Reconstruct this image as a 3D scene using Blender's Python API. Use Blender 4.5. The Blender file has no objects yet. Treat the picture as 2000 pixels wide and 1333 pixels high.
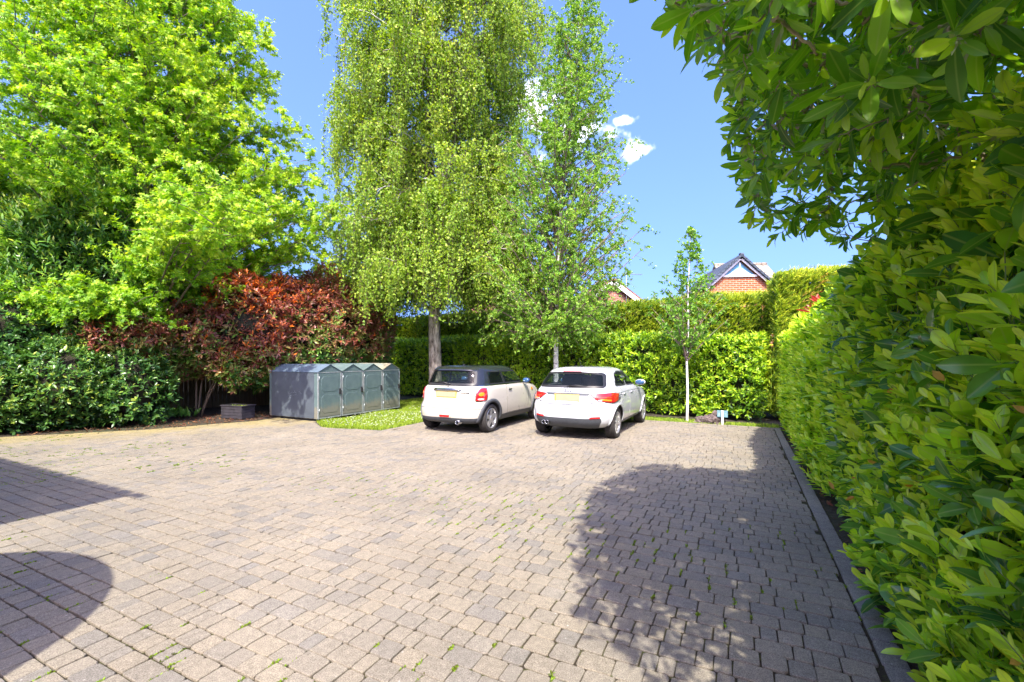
import bpy, bmesh, math, random
import numpy as np
from mathutils import Vector, Matrix
from mathutils.bvhtree import BVHTree

random.seed(7)
rng = np.random.default_rng(7)
R = math.radians
scene = bpy.context.scene
col = scene.collection

# ------------------------------------------------------------------ camera
cam_d = bpy.data.cameras.new("camera")
cam_d.lens = 16.0; cam_d.sensor_width = 36.0
cam_d.shift_y = 0.0158
cam_d.clip_start = 0.05; cam_d.clip_end = 3000
cam = bpy.data.objects.new("camera", cam_d)
cam.location = (0, 0, 1.62); cam.rotation_euler = (R(90), 0, 0)
col.objects.link(cam); scene.camera = cam

# site frame: u runs along the paving courses (to the right), v away along the kerb
D1 = np.array([0.893, -0.450, 0.0]); D2 = np.array([0.450, 0.893, 0.0])
SITE_ROT = math.atan2(D1[1], D1[0])
def W(u, v, z=0.0): return D1 * u + D2 * v + np.array([0, 0, z])
def W3(a):
    a = np.asarray(a, float)
    return a[..., 0:1] * D1 + a[..., 1:2] * D2 + a[..., 2:3] * np.array([0, 0, 1.0])

# ------------------------------------------------------------------ light
SUN = D1 * 0.215 + D2 * (-0.585) + np.array([0, 0, 0.782])
SUN = SUN / np.linalg.norm(SUN)
sun_el = math.asin(SUN[2]); sun_az = math.atan2(SUN[0], SUN[1])
sd = bpy.data.lights.new("sun", 'SUN'); sd.energy = 2.6; sd.angle = R(0.55); sd.color = (1.0, 0.93, 0.80)
so = bpy.data.objects.new("sun", sd); col.objects.link(so)
so.rotation_euler = Vector(SUN).to_track_quat('Z', 'Y').to_euler()

world = bpy.data.worlds.new("World"); scene.world = world; world.use_nodes = True
wn = world.node_tree.nodes; wl = world.node_tree.links
for n in list(wn): wn.remove(n)
w_out = wn.new('ShaderNodeOutputWorld'); w_bg = wn.new('ShaderNodeBackground'); w_bg.inputs[1].default_value = 0.15
sky = wn.new('ShaderNodeTexSky'); sky.sky_type = 'NISHITA'; sky.sun_disc = False
sky.sun_elevation = sun_el; sky.sun_rotation = sun_az; sky.air_density = 0.9; sky.dust_density = 2.2; sky.ozone_density = 2.5
w_tc = wn.new('ShaderNodeTexCoord')
w_mad = wn.new('ShaderNodeVectorMath'); w_mad.operation = 'MULTIPLY_ADD'; w_mad.inputs[1].default_value = (1, 1, .75); w_mad.inputs[2].default_value = (0, 0, .30)
w_nrm = wn.new('ShaderNodeVectorMath'); w_nrm.operation = 'NORMALIZE'
wl.new(w_tc.outputs['Generated'], w_mad.inputs[0]); wl.new(w_mad.outputs[0], w_nrm.inputs[0]); wl.new(w_nrm.outputs[0], sky.inputs[0])
def wmath(op, a, b=None):
    n = wn.new('ShaderNodeMath'); n.operation = op
    for i, x in enumerate((a, b)):
        if x is None: continue
        if isinstance(x, (int, float)): n.inputs[i].default_value = x
        else: wl.new(x, n.inputs[i])
    return n.outputs[0]
def wvec(op, a, b):
    n = wn.new('ShaderNodeVectorMath'); n.operation = op
    for i, x in enumerate((a, b)):
        if isinstance(x, tuple): n.inputs[i].default_value = x
        else: wl.new(x, n.inputs[i])
    return n
w_nz = wn.new('ShaderNodeTexNoise'); w_nz.inputs['Scale'].default_value = 24; w_nz.inputs['Detail'].default_value = 6
w_nz.inputs['Roughness'].default_value = 0.5
wl.new(w_tc.outputs['Generated'], w_nz.inputs['Vector'])
mask = None
for (px, py, rx, ry) in ((1045, 235, 60, 150), (905, 150, 55, 90), (1236, 290, 38, 29), (1214, 236, 24, 9), (1120, 255, 80, 60)):
    d = np.array([(px - 1000) / 889, 1, (698 - py) / 889]); L = np.linalg.norm(d); d /= L
    rx_, ry_ = rx / 889 / L, ry / 889 / L
    df = wvec('SUBTRACT', w_tc.outputs['Generated'], tuple(d)).outputs[0]
    sc = wvec('MULTIPLY', df, (1 / rx_, 1 / rx_, 1 / ry_)).outputs[0]
    ln = wn.new('ShaderNodeVectorMath'); ln.operation = 'LENGTH'; wl.new(sc, ln.inputs[0])
    b = wmath('SUBTRACT', .85, ln.outputs['Value'])
    mask = b if mask is None else wmath('MAXIMUM', mask, b)
thin = wmath('ADD', wmath('MAXIMUM', mask, -1.0), wmath('MULTIPLY', wmath('SUBTRACT', w_nz.outputs[0], 0.5), 3.4))
w_ramp = wn.new('ShaderNodeValToRGB'); w_ramp.color_ramp.elements[0].position = 0.0; w_ramp.color_ramp.elements[1].position = 1.9; w_ramp.color_ramp.elements[1].color = (.9, .9, .9, 1); w_ramp.color_ramp.interpolation = 'EASE'
wl.new(thin, w_ramp.inputs[0])
hsv = wn.new('ShaderNodeHueSaturation'); hsv.inputs['Saturation'].default_value = 1.17; hsv.inputs['Value'].default_value = .94
wl.new(sky.outputs[0], hsv.inputs['Color'])
w_tint = wn.new('ShaderNodeMix'); w_tint.data_type = 'RGBA'; w_tint.blend_type = 'MULTIPLY'; w_tint.inputs[0].default_value = 1.0; w_tint.inputs[7].default_value = (1.03, .90, 1.05, 1); wl.new(hsv.outputs[0], w_tint.inputs[6])
w_mix = wn.new('ShaderNodeMix'); w_mix.data_type = 'RGBA'
wl.new(w_ramp.outputs[0], w_mix.inputs[0]); wl.new(w_tint.outputs[2], w_mix.inputs[6]); w_mix.inputs[7].default_value = (6.0, 6.2, 6.6, 1)
wl.new(w_mix.outputs[2], w_bg.inputs[0]); wl.new(w_bg.outputs[0], w_out.inputs[0])

scene.view_settings.view_transform = 'Standard'; scene.view_settings.look = 'None'
scene.view_settings.exposure = 2.0; scene.view_settings.gamma = 1.0
cy = scene.cycles
cy.max_bounces = 12; cy.diffuse_bounces = 7; cy.glossy_bounces = 3; cy.transmission_bounces = 8; cy.transparent_max_bounces = 6
cy.caustics_reflective = False; cy.caustics_refractive = False
cy.use_denoising = True

# ------------------------------------------------------------------ object helpers
def link(o, parent=None):
    col.objects.link(o)
    if parent is not None: o.parent = parent
    return o
def tag(o, label=None, cat=None, group=None, kind=None):
    if label: o['label'] = label
    if cat: o['category'] = cat
    if group: o['group'] = group
    if kind: o['kind'] = kind
    return o
def empty(name, loc=(0, 0, 0), rz=0.0):
    o = bpy.data.objects.new(name, None); o.location = tuple(loc); o.rotation_euler = (0, 0, rz)
    o.empty_display_size = 0.2
    return link(o)
def mesh_obj(name, me, mat, parent=None):
    o = bpy.data.objects.new(name, me)
    if mat is not None: me.materials.append(mat)
    return link(o, parent)
def np_mesh(name, V, loops, totals, smooth=False, fattr=None, vattr=None):
    me = bpy.data.meshes.new(name)
    V = np.ascontiguousarray(V, np.float32).reshape(-1, 3)
    loops = np.ascontiguousarray(loops, np.int32).ravel(); totals = np.ascontiguousarray(totals, np.int32).ravel()
    me.vertices.add(len(V)); me.vertices.foreach_set('co', V.ravel())
    me.loops.add(len(loops)); me.loops.foreach_set('vertex_index', loops)
    me.polygons.add(len(totals))
    starts = np.zeros(len(totals), np.int32); starts[1:] = np.cumsum(totals)[:-1]
    me.polygons.foreach_set('loop_start', starts); me.polygons.foreach_set('loop_total', totals)
    me.polygons.foreach_set('use_smooth', np.full(len(totals), smooth))
    me.update(calc_edges=True)
    for k, a in (fattr or {}).items():
        at = me.attributes.new(k, 'FLOAT', 'FACE'); at.data.foreach_set('value', np.ascontiguousarray(a, np.float32))
    for k, a in (vattr or {}).items():
        at = me.attributes.new(k, 'FLOAT', 'POINT'); at.data.foreach_set('value', np.ascontiguousarray(a, np.float32))
    return me
def norm(a, axis=-1):
    return a / np.maximum(np.linalg.norm(a, axis=axis, keepdims=True), 1e-9)

class MB:
    """collects simple solids into one mesh"""
    def __init__(s): s.v = []; s.f = []; s.sm = []
    def add(s, vs, fs, smooth=False):
        b = len(s.v); s.v += [tuple(map(float, p)) for p in vs]
        s.f += [tuple(b + i for i in f) for f in fs]; s.sm += [smooth] * len(fs); return s
    def box(s, c, d, bev=0.0, rot=None):
        x, y, z = d[0] / 2, d[1] / 2, d[2] / 2
        if bev <= 0:
            vs = [(-x, -y, -z), (x, -y, -z), (x, y, -z), (-x, y, -z), (-x, -y, z), (x, -y, z), (x, y, z), (-x, y, z)]
            fs = [(0, 3, 2, 1), (4, 5, 6, 7), (0, 1, 5, 4), (1, 2, 6, 5), (2, 3, 7, 6), (3, 0, 4, 7)]
        else:
            bm = bmesh.new(); bmesh.ops.create_cube(bm, size=1.0)
            for v in bm.verts: v.co = Vector((v.co.x * d[0], v.co.y * d[1], v.co.z * d[2]))
            bmesh.ops.bevel(bm, geom=bm.edges[:], offset=bev, segments=2, affect='EDGES', profile=0.6)
            bm.verts.index_update(); vs = [tuple(v.co) for v in bm.verts]; fs = [tuple(q.index for q in f.verts) for f in bm.faces]; bm.free()
        if rot is not None: vs = [tuple(rot @ Vector(p)) for p in vs]
        return s.add([(p[0] + c[0], p[1] + c[1], p[2] + c[2]) for p in vs], fs)
    def tube(s, pts, rad, n=8, cap=True):
        pts = np.asarray(pts, float); k = len(pts); rad = np.broadcast_to(np.asarray(rad, float), (k,))
        V, L, T = tubes(pts[None], rad[None], n); b = len(s.v)
        s.v += [tuple(p) for p in V.tolist()]
        s.f += [tuple(b + i for i in q) for q in L.reshape(-1, 4).tolist()]; s.sm += [True] * (len(L) // 4)
        if cap:
            s.f += [tuple(b + i for i in range(n))[::-1], tuple(b + (k - 1) * n + i for i in range(n))]; s.sm += [False] * 2
        return s
    def lathe(s, prof, n=32, axis='x', c=(0, 0, 0), closed=False):
        vs = []; fs = []
        m = len(prof)
        for i in range(n):
            a = 2 * math.pi * i / n
            for (h, r) in prof:
                p = (h, r * math.cos(a), r * math.sin(a))
                if axis == 'z': p = (p[1], p[2], p[0])
                if axis == 'y': p = (p[2], p[0], p[1])
                vs.append((p[0] + c[0], p[1] + c[1], p[2] + c[2]))
        for i in range(n):
            j = (i + 1) % n
            for q in range(m if closed else m - 1):
                q2 = (q + 1) % m
                fs.append((i * m + q, i * m + q2, j * m + q2, j * m + q))
        return s.add(vs, fs, True)
    def ball(s, c, r, nu=16, nv=10, rot=None):
        vs = []; fs = []
        for j in range(nv + 1):
            t = math.pi * j / nv
            for i in range(nu):
                a = 2 * math.pi * i / nu
                p = Vector((r[0] * math.sin(t) * math.cos(a), r[1] * math.sin(t) * math.sin(a), r[2] * math.cos(t)))
                if rot is not None: p = rot @ p
                vs.append((p.x + c[0], p.y + c[1], p.z + c[2]))
        for j in range(nv):
            for i in range(nu):
                a, b = j * nu + i, j * nu + (i + 1) % nu
                fs.append((a, a + nu, b + nu, b))
        return s.add(vs, fs, True)
    def prism(s, poly, y0, y1, axis='y'):
        n = len(poly); vs = []
        for y in (y0, y1):
            for (a, b) in poly:
                vs.append((a, y, b) if axis == 'y' else ((y, a, b) if axis == 'x' else (a, b, y)))
        fs = [tuple(range(n))[::-1], tuple(range(n, 2 * n))] + [(i, (i + 1) % n, n + (i + 1) % n, n + i) for i in range(n)]
        return s.add(vs, fs)
    def build(s, name, mat, parent=None, fix=True):
        me = bpy.data.meshes.new(name); me.from_pydata(s.v, [], s.f)
        me.polygons.foreach_set('use_smooth', s.sm); me.update()
        if fix:
            bm = bmesh.new(); bm.from_mesh(me); bmesh.ops.recalc_face_normals(bm, faces=bm.faces[:]); bm.to_mesh(me); bm.free()
        return mesh_obj(name, me, mat, parent)

def tubes(P, Rr, n=6):
    """P (m,k,3) centre lines, Rr (m,k) radii -> verts, loops (quads), totals"""
    P = np.asarray(P, float); Rr = np.asarray(Rr, float); m, k, _ = P.shape
    T = np.empty_like(P); T[:, 1:-1] = P[:, 2:] - P[:, :-2]; T[:, 0] = P[:, 1] - P[:, 0]; T[:, -1] = P[:, -1] - P[:, -2]
    T = norm(T)
    mean = norm(P[:, -1] - P[:, 0])
    ref = np.where(np.abs(mean[:, 2:3]) > 0.8, np.array([[1.0, 0.13, 0]]), np.array([[0.05, 0.11, 1.0]]))
    A = norm(np.cross(T, ref[:, None, :])); B = np.cross(T, A)
    ang = np.arange(n) * 2 * np.pi / n
    V = P[:, :, None, :] + Rr[:, :, None, None] * (np.cos(ang)[None, None, :, None] * A[:, :, None, :] + np.sin(ang)[None, None, :, None] * B[:, :, None, :])
    base = np.arange(m * k).reshape(m, k)[:, :-1] * n
    i = np.arange(n); j = (i + 1) % n
    q = np.stack([base[..., None] + i, base[..., None] + j, base[..., None] + n + j, base[..., None] + n + i], -1)
    L = q.reshape(-1).astype(np.int32)
    return V.reshape(-1, 3), L, np.full(len(L) // 4, 4, np.int32)
def merge_tubes(lst):
    Vs, Ls, Ts = [], [], []; b = 0
    for V, L, T in lst:
        Vs.append(V); Ls.append(L + b); Ts.append(T); b += len(V)
    return np.concatenate(Vs), np.concatenate(Ls), np.concatenate(Ts)
def bezier(p0, p1, p2, k):
    t = np.linspace(0, 1, k)[None, :, None]
    return (1 - t) ** 2 * p0[:, None] + 2 * t * (1 - t) * p1[:, None] + t * t * p2[:, None]

# ------------------------------------------------------------------ materials
def new_mat(name):
    m = bpy.data.materials.new(name); m.use_nodes = True
    nt = m.node_tree; b = nt.nodes['Principled BSDF']
    return m, nt, b
def N(nt, t, **kw):
    n = nt.nodes.new(t)
    for k, v in kw.items(): setattr(n, k, v)
    return n
def ramp(nt, fac, stops, interp='LINEAR'):
    r = N(nt, 'ShaderNodeValToRGB'); cr = r.color_ramp; cr.interpolation = interp
    while len(cr.elements) < len(stops): cr.elements.new(0.5)
    for e, (p, c) in zip(cr.elements, stops): e.position = p; e.color = (c[0], c[1], c[2], 1) if not isinstance(c, (int, float)) else (c, c, c, 1)
    nt.links.new(fac, r.inputs[0]); return r.outputs[0]
def mixc(nt, fac, a, b, mode='MIX'):
    m = N(nt, 'ShaderNodeMix', data_type='RGBA', blend_type=mode)
    for i, x in ((0, fac), (6, a), (7, b)):
        if isinstance(x, (int, float)): m.inputs[i].default_value = x
        elif isinstance(x, tuple): m.inputs[i].default_value = (x[0], x[1], x[2], 1)
        else: nt.links.new(x, m.inputs[i])
    return m.outputs[2]
def noise(nt, scale, detail=4, rough=0.5, coord='Object', vec=None):
    n = N(nt, 'ShaderNodeTexNoise'); n.inputs['Scale'].default_value = scale; n.inputs['Detail'].default_value = detail; n.inputs['Roughness'].default_value = rough
    if vec is None:
        tc = N(nt, 'ShaderNodeTexCoord'); vec = tc.outputs[coord]
    nt.links.new(vec, n.inputs['Vector']); return n.outputs[0]
def bump(nt, b, h, dist, strength=1.0):
    n = N(nt, 'ShaderNodeBump'); n.inputs['Distance'].default_value = dist; n.inputs['Strength'].default_value = strength
    nt.links.new(h, n.inputs['Height']); nt.links.new(n.outputs[0], b.inputs['Normal']); return n
def simple(name, c, rough=0.5, metal=0.0, spec=0.5, coat=0.0, var=0.0, scale=6, bmp=0.0, emis=None):
    m, nt, b = new_mat(name)
    b.inputs['Roughness'].default_value = rough; b.inputs['Metallic'].default_value = metal
    b.inputs['Specular IOR Level'].default_value = spec; b.inputs['Coat Weight'].default_value = coat
    b.inputs['Coat Roughness'].default_value = 0.04
    nz = noise(nt, scale, 5, 0.6)
    lo = tuple(x * (1 - var) for x in c); hi = tuple(min(1, x * (1 + var)) for x in c)
    nt.links.new(ramp(nt, nz, [(0.3, lo), (0.7, hi)]), b.inputs['Base Color'])
    if bmp: bump(nt, b, noise(nt, scale * 6, 4), bmp)
    return m
def attr(nt, name):
    a = N(nt, 'ShaderNodeAttribute'); a.attribute_name = name; return a.outputs['Fac']
def leaf_mat(name, stops, rough=0.4, tfac=0.35, tmul=(1.5, 1.5, 0.5), rib=False, spec=0.5, blotch=0.15):
    m, nt, b = new_mat(name)
    c = ramp(nt, attr(nt, 'var'), stops)
    if blotch:
        nz = noise(nt, 9, 2)
        c = mixc(nt, 1.0, c, ramp(nt, nz, [(0.3, 1 - blotch), (0.7, 1 + blotch)]), 'MULTIPLY')
    if rib:
        rb = ramp(nt, attr(nt, 'rib'), [(0.86, 0.0), (0.97, 1.0)])
        c = mixc(nt, rb, c, mixc(nt, 0.45, c, (0.35, 0.45, 0.12)))
    nt.links.new(c, b.inputs['Base Color']); b.inputs['Roughness'].default_value = rough; b.inputs['Specular IOR Level'].default_value = spec
    t = N(nt, 'ShaderNodeBsdfTranslucent'); nt.links.new(mixc(nt, 1.0, c, tmul, 'MULTIPLY'), t.inputs['Color'])
    ms = N(nt, 'ShaderNodeMixShader'); ms.inputs[0].default_value = tfac
    nt.links.new(b.outputs[0], ms.inputs[1]); nt.links.new(t.outputs[0], ms.inputs[2])
    nt.links.new(ms.outputs[0], nt.nodes['Material Output'].inputs['Surface'])
    return m
def bark_mat(name, c1, c2, scale=(14, 14, 4), bmp=0.02, marks=None):
    m, nt, b = new_mat(name)
    tc = N(nt, 'ShaderNodeTexCoord'); mp = N(nt, 'ShaderNodeMapping'); mp.inputs['Scale'].default_value = scale
    nt.links.new(tc.outputs['Object'], mp.inputs[0])
    nz = noise(nt, 1.0, 6, 0.65, vec=mp.outputs[0])
    c = ramp(nt, nz, [(0.35, c1), (0.62, c2)])
    if marks:
        mp2 = N(nt, 'ShaderNodeMapping'); mp2.inputs['Scale'].default_value = (3, 3, 22); nt.links.new(tc.outputs['Object'], mp2.inputs[0])
        n2 = noise(nt, 1.0, 3, 0.6, vec=mp2.outputs[0])
        c = mixc(nt, ramp(nt, n2, [(0.60, 0.0), (0.66, 1.0)]), c, marks)
    nt.links.new(c, b.inputs['Base Color']); b.inputs['Roughness'].default_value = 0.85
    bump(nt, b, nz, bmp)
    return m

# ------------------------------------------------------------------ leaves
def T_lo():
    v = [(0, 0, 0), (0.45, -.5, .16), (0.45, .5, .16), (1, 0, 0)]
    return v, [(0, 1, 3), (0, 3, 2)]
def T_mid():
    v = [(0, 0, 0), (.28, -.38, .10), (.28, 0, 0), (.28, .38, .10), (.65, -.42, .10), (.65, 0, 0), (.65, .42, .10), (1, 0, 0)]
    return v, [(0, 1, 2), (0, 2, 3), (1, 4, 5, 2), (2, 5, 6, 3), (4, 7, 5), (5, 7, 6)]
def T_hi():
    v = [(0, 0, 0)]; f = []
    rows = [(.10, .04), (.22, .22), (.42, .42), (.62, .50), (.80, .42), (.93, .20)]
    for t, w in rows: v += [(t, -w, w * .28), (t, 0, 0), (t, w, w * .28)]
    v.append((1, 0, 0)); e = len(v) - 1
    f += [(0, 1, 2), (0, 2, 3)]
    for i in range(len(rows) - 1):
        a = 1 + 3 * i
        f += [(a, a + 3, a + 4, a + 1), (a + 1, a + 4, a + 5, a + 2)]
    a = 1 + 3 * (len(rows) - 1); f += [(a, e, a + 1), (a + 1, e, a + 2)]
    return v, f
def T_maple():
    v = [(.12, 0, 0), (.02, -.42, .05), (.30, -.22, .04), (.55, -.58, .02), (.56, -.2, .04), (1, 0, -.05), (.56, .2, .04), (.55, .58, .02), (.30, .22, .04), (.02, .42, .05)]
    return v, [(0, 1, 2), (2, 3, 4), (0, 2, 4, 6, 8), (4, 5, 6), (6, 7, 8), (0, 8, 9)]
def T_birch():
    v = [(0, 0, 0), (.3, -.5, .08), (.3, .5, .08), (1, 0, 0)]
    return v, [(0, 1, 3), (0, 3, 2)]

class Leaves:
    def __init__(s): s.a = []
    def add(s, P, D, Nn, L, Wd, var, bend=None):
        n = len(P)
        f = lambda x: np.broadcast_to(np.asarray(x, float), (n,))
        s.a.append((P, norm(D), Nn, f(L), f(Wd), f(var), f(0.0 if bend is None else bend)))
    def count(s): return sum(len(a[0]) for a in s.a)
    def build(s, name, mat, parent, tmpl, smooth=False, rib=False):
        P, D, Nn, L, Wd, var, bend = (np.concatenate([a[i] for a in s.a]) for i in range(7))
        S = norm(np.cross(D, Nn)); Nn = np.cross(S, D)
        v, f = tmpl(); v = np.array(v); k = len(v); n = len(P)
        t, sx, c = v[:, 0][None, :, None], v[:, 1][None, :, None], v[:, 2][None, :, None]
        V = P[:, None] + D[:, None] * (t * L[:, None, None]) + S[:, None] * (sx * Wd[:, None, None]) + \
            Nn[:, None] * (c * Wd[:, None, None] + bend[:, None, None] * t * t * L[:, None, None])
        fl = np.concatenate([np.array(q) for q in f]); tot = np.array([len(q) for q in f])
        loops = (np.arange(n)[:, None] * k + fl[None]).ravel(); totals = np.tile(tot, n)
        va = {'rib': np.tile(1 - np.abs(v[:, 1]) * 2, n)} if rib else None
        me = np_mesh(name, V.reshape(-1, 3), loops, totals, smooth, {'var': np.repeat(var, len(f))}, va)
        return mesh_obj(name, me, mat, parent)

def rand_unit(n):
    return norm(rng.normal(size=(n, 3)))
class SNoise:
    """smooth pseudo noise: a sum of sines, about -1..1"""
    def __init__(s, scale, n=10, seed=0):
        r = np.random.default_rng(seed); s.k = r.normal(size=(n, 3)) * scale; s.p = r.uniform(0, 6.28, n); s.n = n
    def __call__(s, P): return np.sin(P @ s.k.T + s.p).sum(-1) / math.sqrt(s.n / 2) / 1.6
UP = np.array([0, 0, 1.0])
def shoots(LV, P, D, ls, n, ll, lw, a0=75, a1=30, up=0.4, var=(0.2, 0.9), vjit=0.15, bend=-0.12, light=None, tw=0.25, vbase=None):
    """leafy shoots: n leaves spiralled round each stem P + D*ls"""
    m = len(P); D = norm(D); ls = np.broadcast_to(np.asarray(ls, float), (m,))
    ref = np.where(np.abs(D[:, 2:3]) > .9, np.array([[1.0, 0, 0]]), UP[None])
    A = norm(np.cross(D, ref)); B = np.cross(D, A); ph = rng.uniform(0, 6.28, m)
    vb = 0 if vbase is None else vbase
    for i in range(n):
        t = (i + .5) / n
        az = ph + i * 2.4 + rng.normal(0, .3, m)
        rad = A * np.cos(az)[:, None] + B * np.sin(az)[:, None]
        an = np.radians(a0 + (a1 - a0) * t + rng.normal(0, 9, m))[:, None]
        d = D * np.cos(an) + rad * np.sin(an)
        nn = D * np.sin(an) - rad * np.cos(an)
        nn = norm(nn * (1 - up) + (UP if light is None else light) * up + rand_unit(m) * tw)
        L = ll * rng.uniform(.55, 1.25, m) * (0.75 + .5 * math.sin(math.pi * min(1, t + .15)))
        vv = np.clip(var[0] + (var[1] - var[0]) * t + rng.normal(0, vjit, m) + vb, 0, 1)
        LV.add(P + D * (ls * t)[:, None], d, nn, L, L * lw / ll * rng.uniform(.85, 1.15, m), vv, bend * rng.uniform(.2, 1.6, m))

# ================================================================== SETTING
def px(x, y, Y):
    """the world point seen at photo pixel (x, y) at depth Y (used to read positions off the photograph)"""
    return np.array([(x - 1000) / 889 * Y, Y, 1.62 + (698 - y) / 889 * Y])
def sheet(name, pts, z, mat, kind='structure'):
    me = bpy.data.meshes.new(name)
    me.from_pydata([tuple(W(u, v, z)) for u, v in pts], [], [tuple(range(len(pts)))]); me.update()
    return tag(mesh_obj(name, me, mat), kind=kind)

# ground: soil and rough grass out to the horizon
m, nt, b = new_mat('soil')
nz = noise(nt, 0.6, 6, 0.65); nz2 = noise(nt, 14, 5, 0.7)
c = ramp(nt, nz2, [(0.3, (.018, .013, .009)), (0.55, (.05, .036, .024)), (0.75, (.10, .075, .05))])
c = mixc(nt, ramp(nt, nz, [(0.45, 0.0), (0.7, 0.5)]), c, (.05, .09, .02))
nt.links.new(c, b.inputs['Base Color']); b.inputs['Roughness'].default_value = 1.0; bump(nt, b, nz2, 0.03)
M_SOIL = m
sheet('ground', [(-900, -900), (900, -900), (900, 900), (-900, 900)], -0.05, M_SOIL)

# paving: tumbled blocks laid in courses, each a bevelled block with its own tilt and tone
PAVE = [(.66, -4), (.66, 11.88), (-7.0, 11.88), (-7.0, 7.72), (-8.65, 7.42), (-9.5, 7.9), (-9.5, 8.02), (-11.0, 8.02), (-10.85, 7.4), (-11.75, 5.4), (-13.25, 3.5), (-17, -.9), (-17, -4)]
def inside(poly, U, V):
    r = np.zeros(U.shape, bool); n = len(poly)
    for i in range(n):
        (x1, y1), (x2, y2) = poly[i], poly[(i + 1) % n]
        with np.errstate(divide='ignore', invalid='ignore'):
            r ^= ((y1 > V) != (y2 > V)) & (U < (x2 - x1) * (V - y1) / (y2 - y1 + 1e-12) + x1)
    return r
PITCH = .140
rows = []; moss_pts = []
for j in range(int((11.88 + 4) / PITCH)):
    v = -4 + (j + .5) * PITCH
    u = -17 + rng.uniform(0, .2); row = []
    while u < .66:
        L = rng.choice([.09, .125, .155, .19], p=[.22, .30, .28, .20]) + rng.normal(0, .002)
        gap = max(.003, rng.normal(.0062, .002))
        e = min(u + L, .66 - .004)
        if e - u > .05: row.append((u, e - gap))
        u += L + 0.0
    r = np.array(row); rows.append(np.c_[(r[:, 0] + r[:, 1]) / 2, np.full(len(r), v), r[:, 1] - r[:, 0], np.full(len(r), PITCH - max(.006, .0105 + rng.normal(0, .002)))])
B = np.concatenate(rows)
keep = inside(PAVE, B[:, 0], B[:, 1])
far = (B[:, 1] < -1.8) | ((B[:, 0] < -9) & (B[:, 1] < -1))
B = B[keep & ~far]
wav = SNoise(1.1, 12, 3)
def block_mesh(name, B, ang, mat, seed, cham=.0022):
    """B rows: u, v, size along, size across; ang rotates the block in the site plane"""
    r = np.random.default_rng(seed); n = len(B)
    c = np.minimum(.010, B[:, 2] * .10)[:, None] * r.uniform(.55, 1.5, (n, 4))
    hx, hy = B[:, 2:3] / 2, B[:, 3:4] / 2
    sg = np.array([(-1, -1), (1, -1), (1, 1), (-1, 1)])
    ring = []
    for k in range(4):
        sx, sy = sg[k]; ck = c[:, k:k + 1]
        a_ = np.c_[sx * (hx - ck), sy * hy]; b_ = np.c_[sx * hx, sy * (hy - ck)]
        ring += ([b_, a_] if k in (0, 2) else [a_, b_])
    ring = np.stack(ring, 1)
    ring = ring + r.normal(0, .0012, ring.shape)
    rings = []
    for sc, z in ((0, -.03), (0, -.0045), (.6, -.0012), (1.25, 0)):
        q = ring.copy()
        q = q - np.sign(q) * cham * sc
        rings.append(np.concatenate([q, np.full((n, 8, 1), z)], -1))
    V = np.stack(rings, 1)
    tilt = r.normal(0, .008, (n, 2)); hz = r.normal(0, .0016, n)
    V[..., 2] += V[..., 0] * tilt[:, 0, None, None] + V[..., 1] * tilt[:, 1, None, None] + hz[:, None, None]
    an = ang + r.normal(0, .006, n); ca, sa = np.cos(an)[:, None, None], np.sin(an)[:, None, None]
    X = V[..., 0] * ca - V[..., 1] * sa + B[:, 0][:, None, None]; Y = V[..., 0] * sa + V[..., 1] * ca + B[:, 1][:, None, None]
    V = np.stack([X, Y, V[..., 2]], -1).reshape(n, 32, 3)
    V = W3(V); V[..., 2] += (wav(V.reshape(-1, 3)[:, :3] * np.array([1, 1, 0])) * .006).reshape(n, 32)
    i = np.arange(8); j = (i + 1) % 8
    q = np.concatenate([np.stack([8 * k + i, 8 * k + j, 8 * k + 8 + j, 8 * k + 8 + i], 1) for k in range(3)])
    fl = np.concatenate([q.ravel(), np.arange(24, 32)]); tot = np.array([4] * 24 + [8])
    base = np.arange(n)[:, None] * 32
    me = np_mesh(name, V.reshape(-1, 3), (base + fl[None]).ravel(), np.tile(tot, n), False, {'var': np.repeat(r.uniform(0, 1, n), 25)})
    me.polygons.foreach_set('use_smooth', np.tile(np.array([False] * 25), n))
    return tag(mesh_obj(name, me, mat), kind='structure')
m, nt, b = new_mat('paver_stone')
n_f = noise(nt, 170, 4, 0.85); n_m = noise(nt, 26, 4, 0.6); n_l = noise(nt, 0.9, 5, 0.6)
c = ramp(nt, attr(nt, 'var'), [(0.0, (.180, .167, .145)), (0.14, (.214, .191, .154)), (0.7, (.244, .212, .161)), (0.9, (.232, .206, .163)), (1.0, (.190, .176, .155))])
c = mixc(nt, 1.0, c, ramp(nt, n_f, [(0.33, .34), (0.5, 1.0), (0.67, 1.72)]), 'MULTIPLY')
c = mixc(nt, 1.0, c, ramp(nt, n_m, [(0.3, .82), (0.7, 1.12)]), 'MULTIPLY')
c = mixc(nt, 1.0, c, ramp(nt, n_l, [(0.3, .84), (0.7, 1.12)]), 'MULTIPLY')
vo = N(nt, 'ShaderNodeTexVoronoi'); vo.inputs['Scale'].default_value = 9; tc = N(nt, 'ShaderNodeTexCoord'); nt.links.new(tc.outputs['Object'], vo.inputs['Vector'])
c = mixc(nt, ramp(nt, vo.outputs['Distance'], [(0.03, .5), (0.07, 0.0)]), c, (.55, .53, .50))
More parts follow.
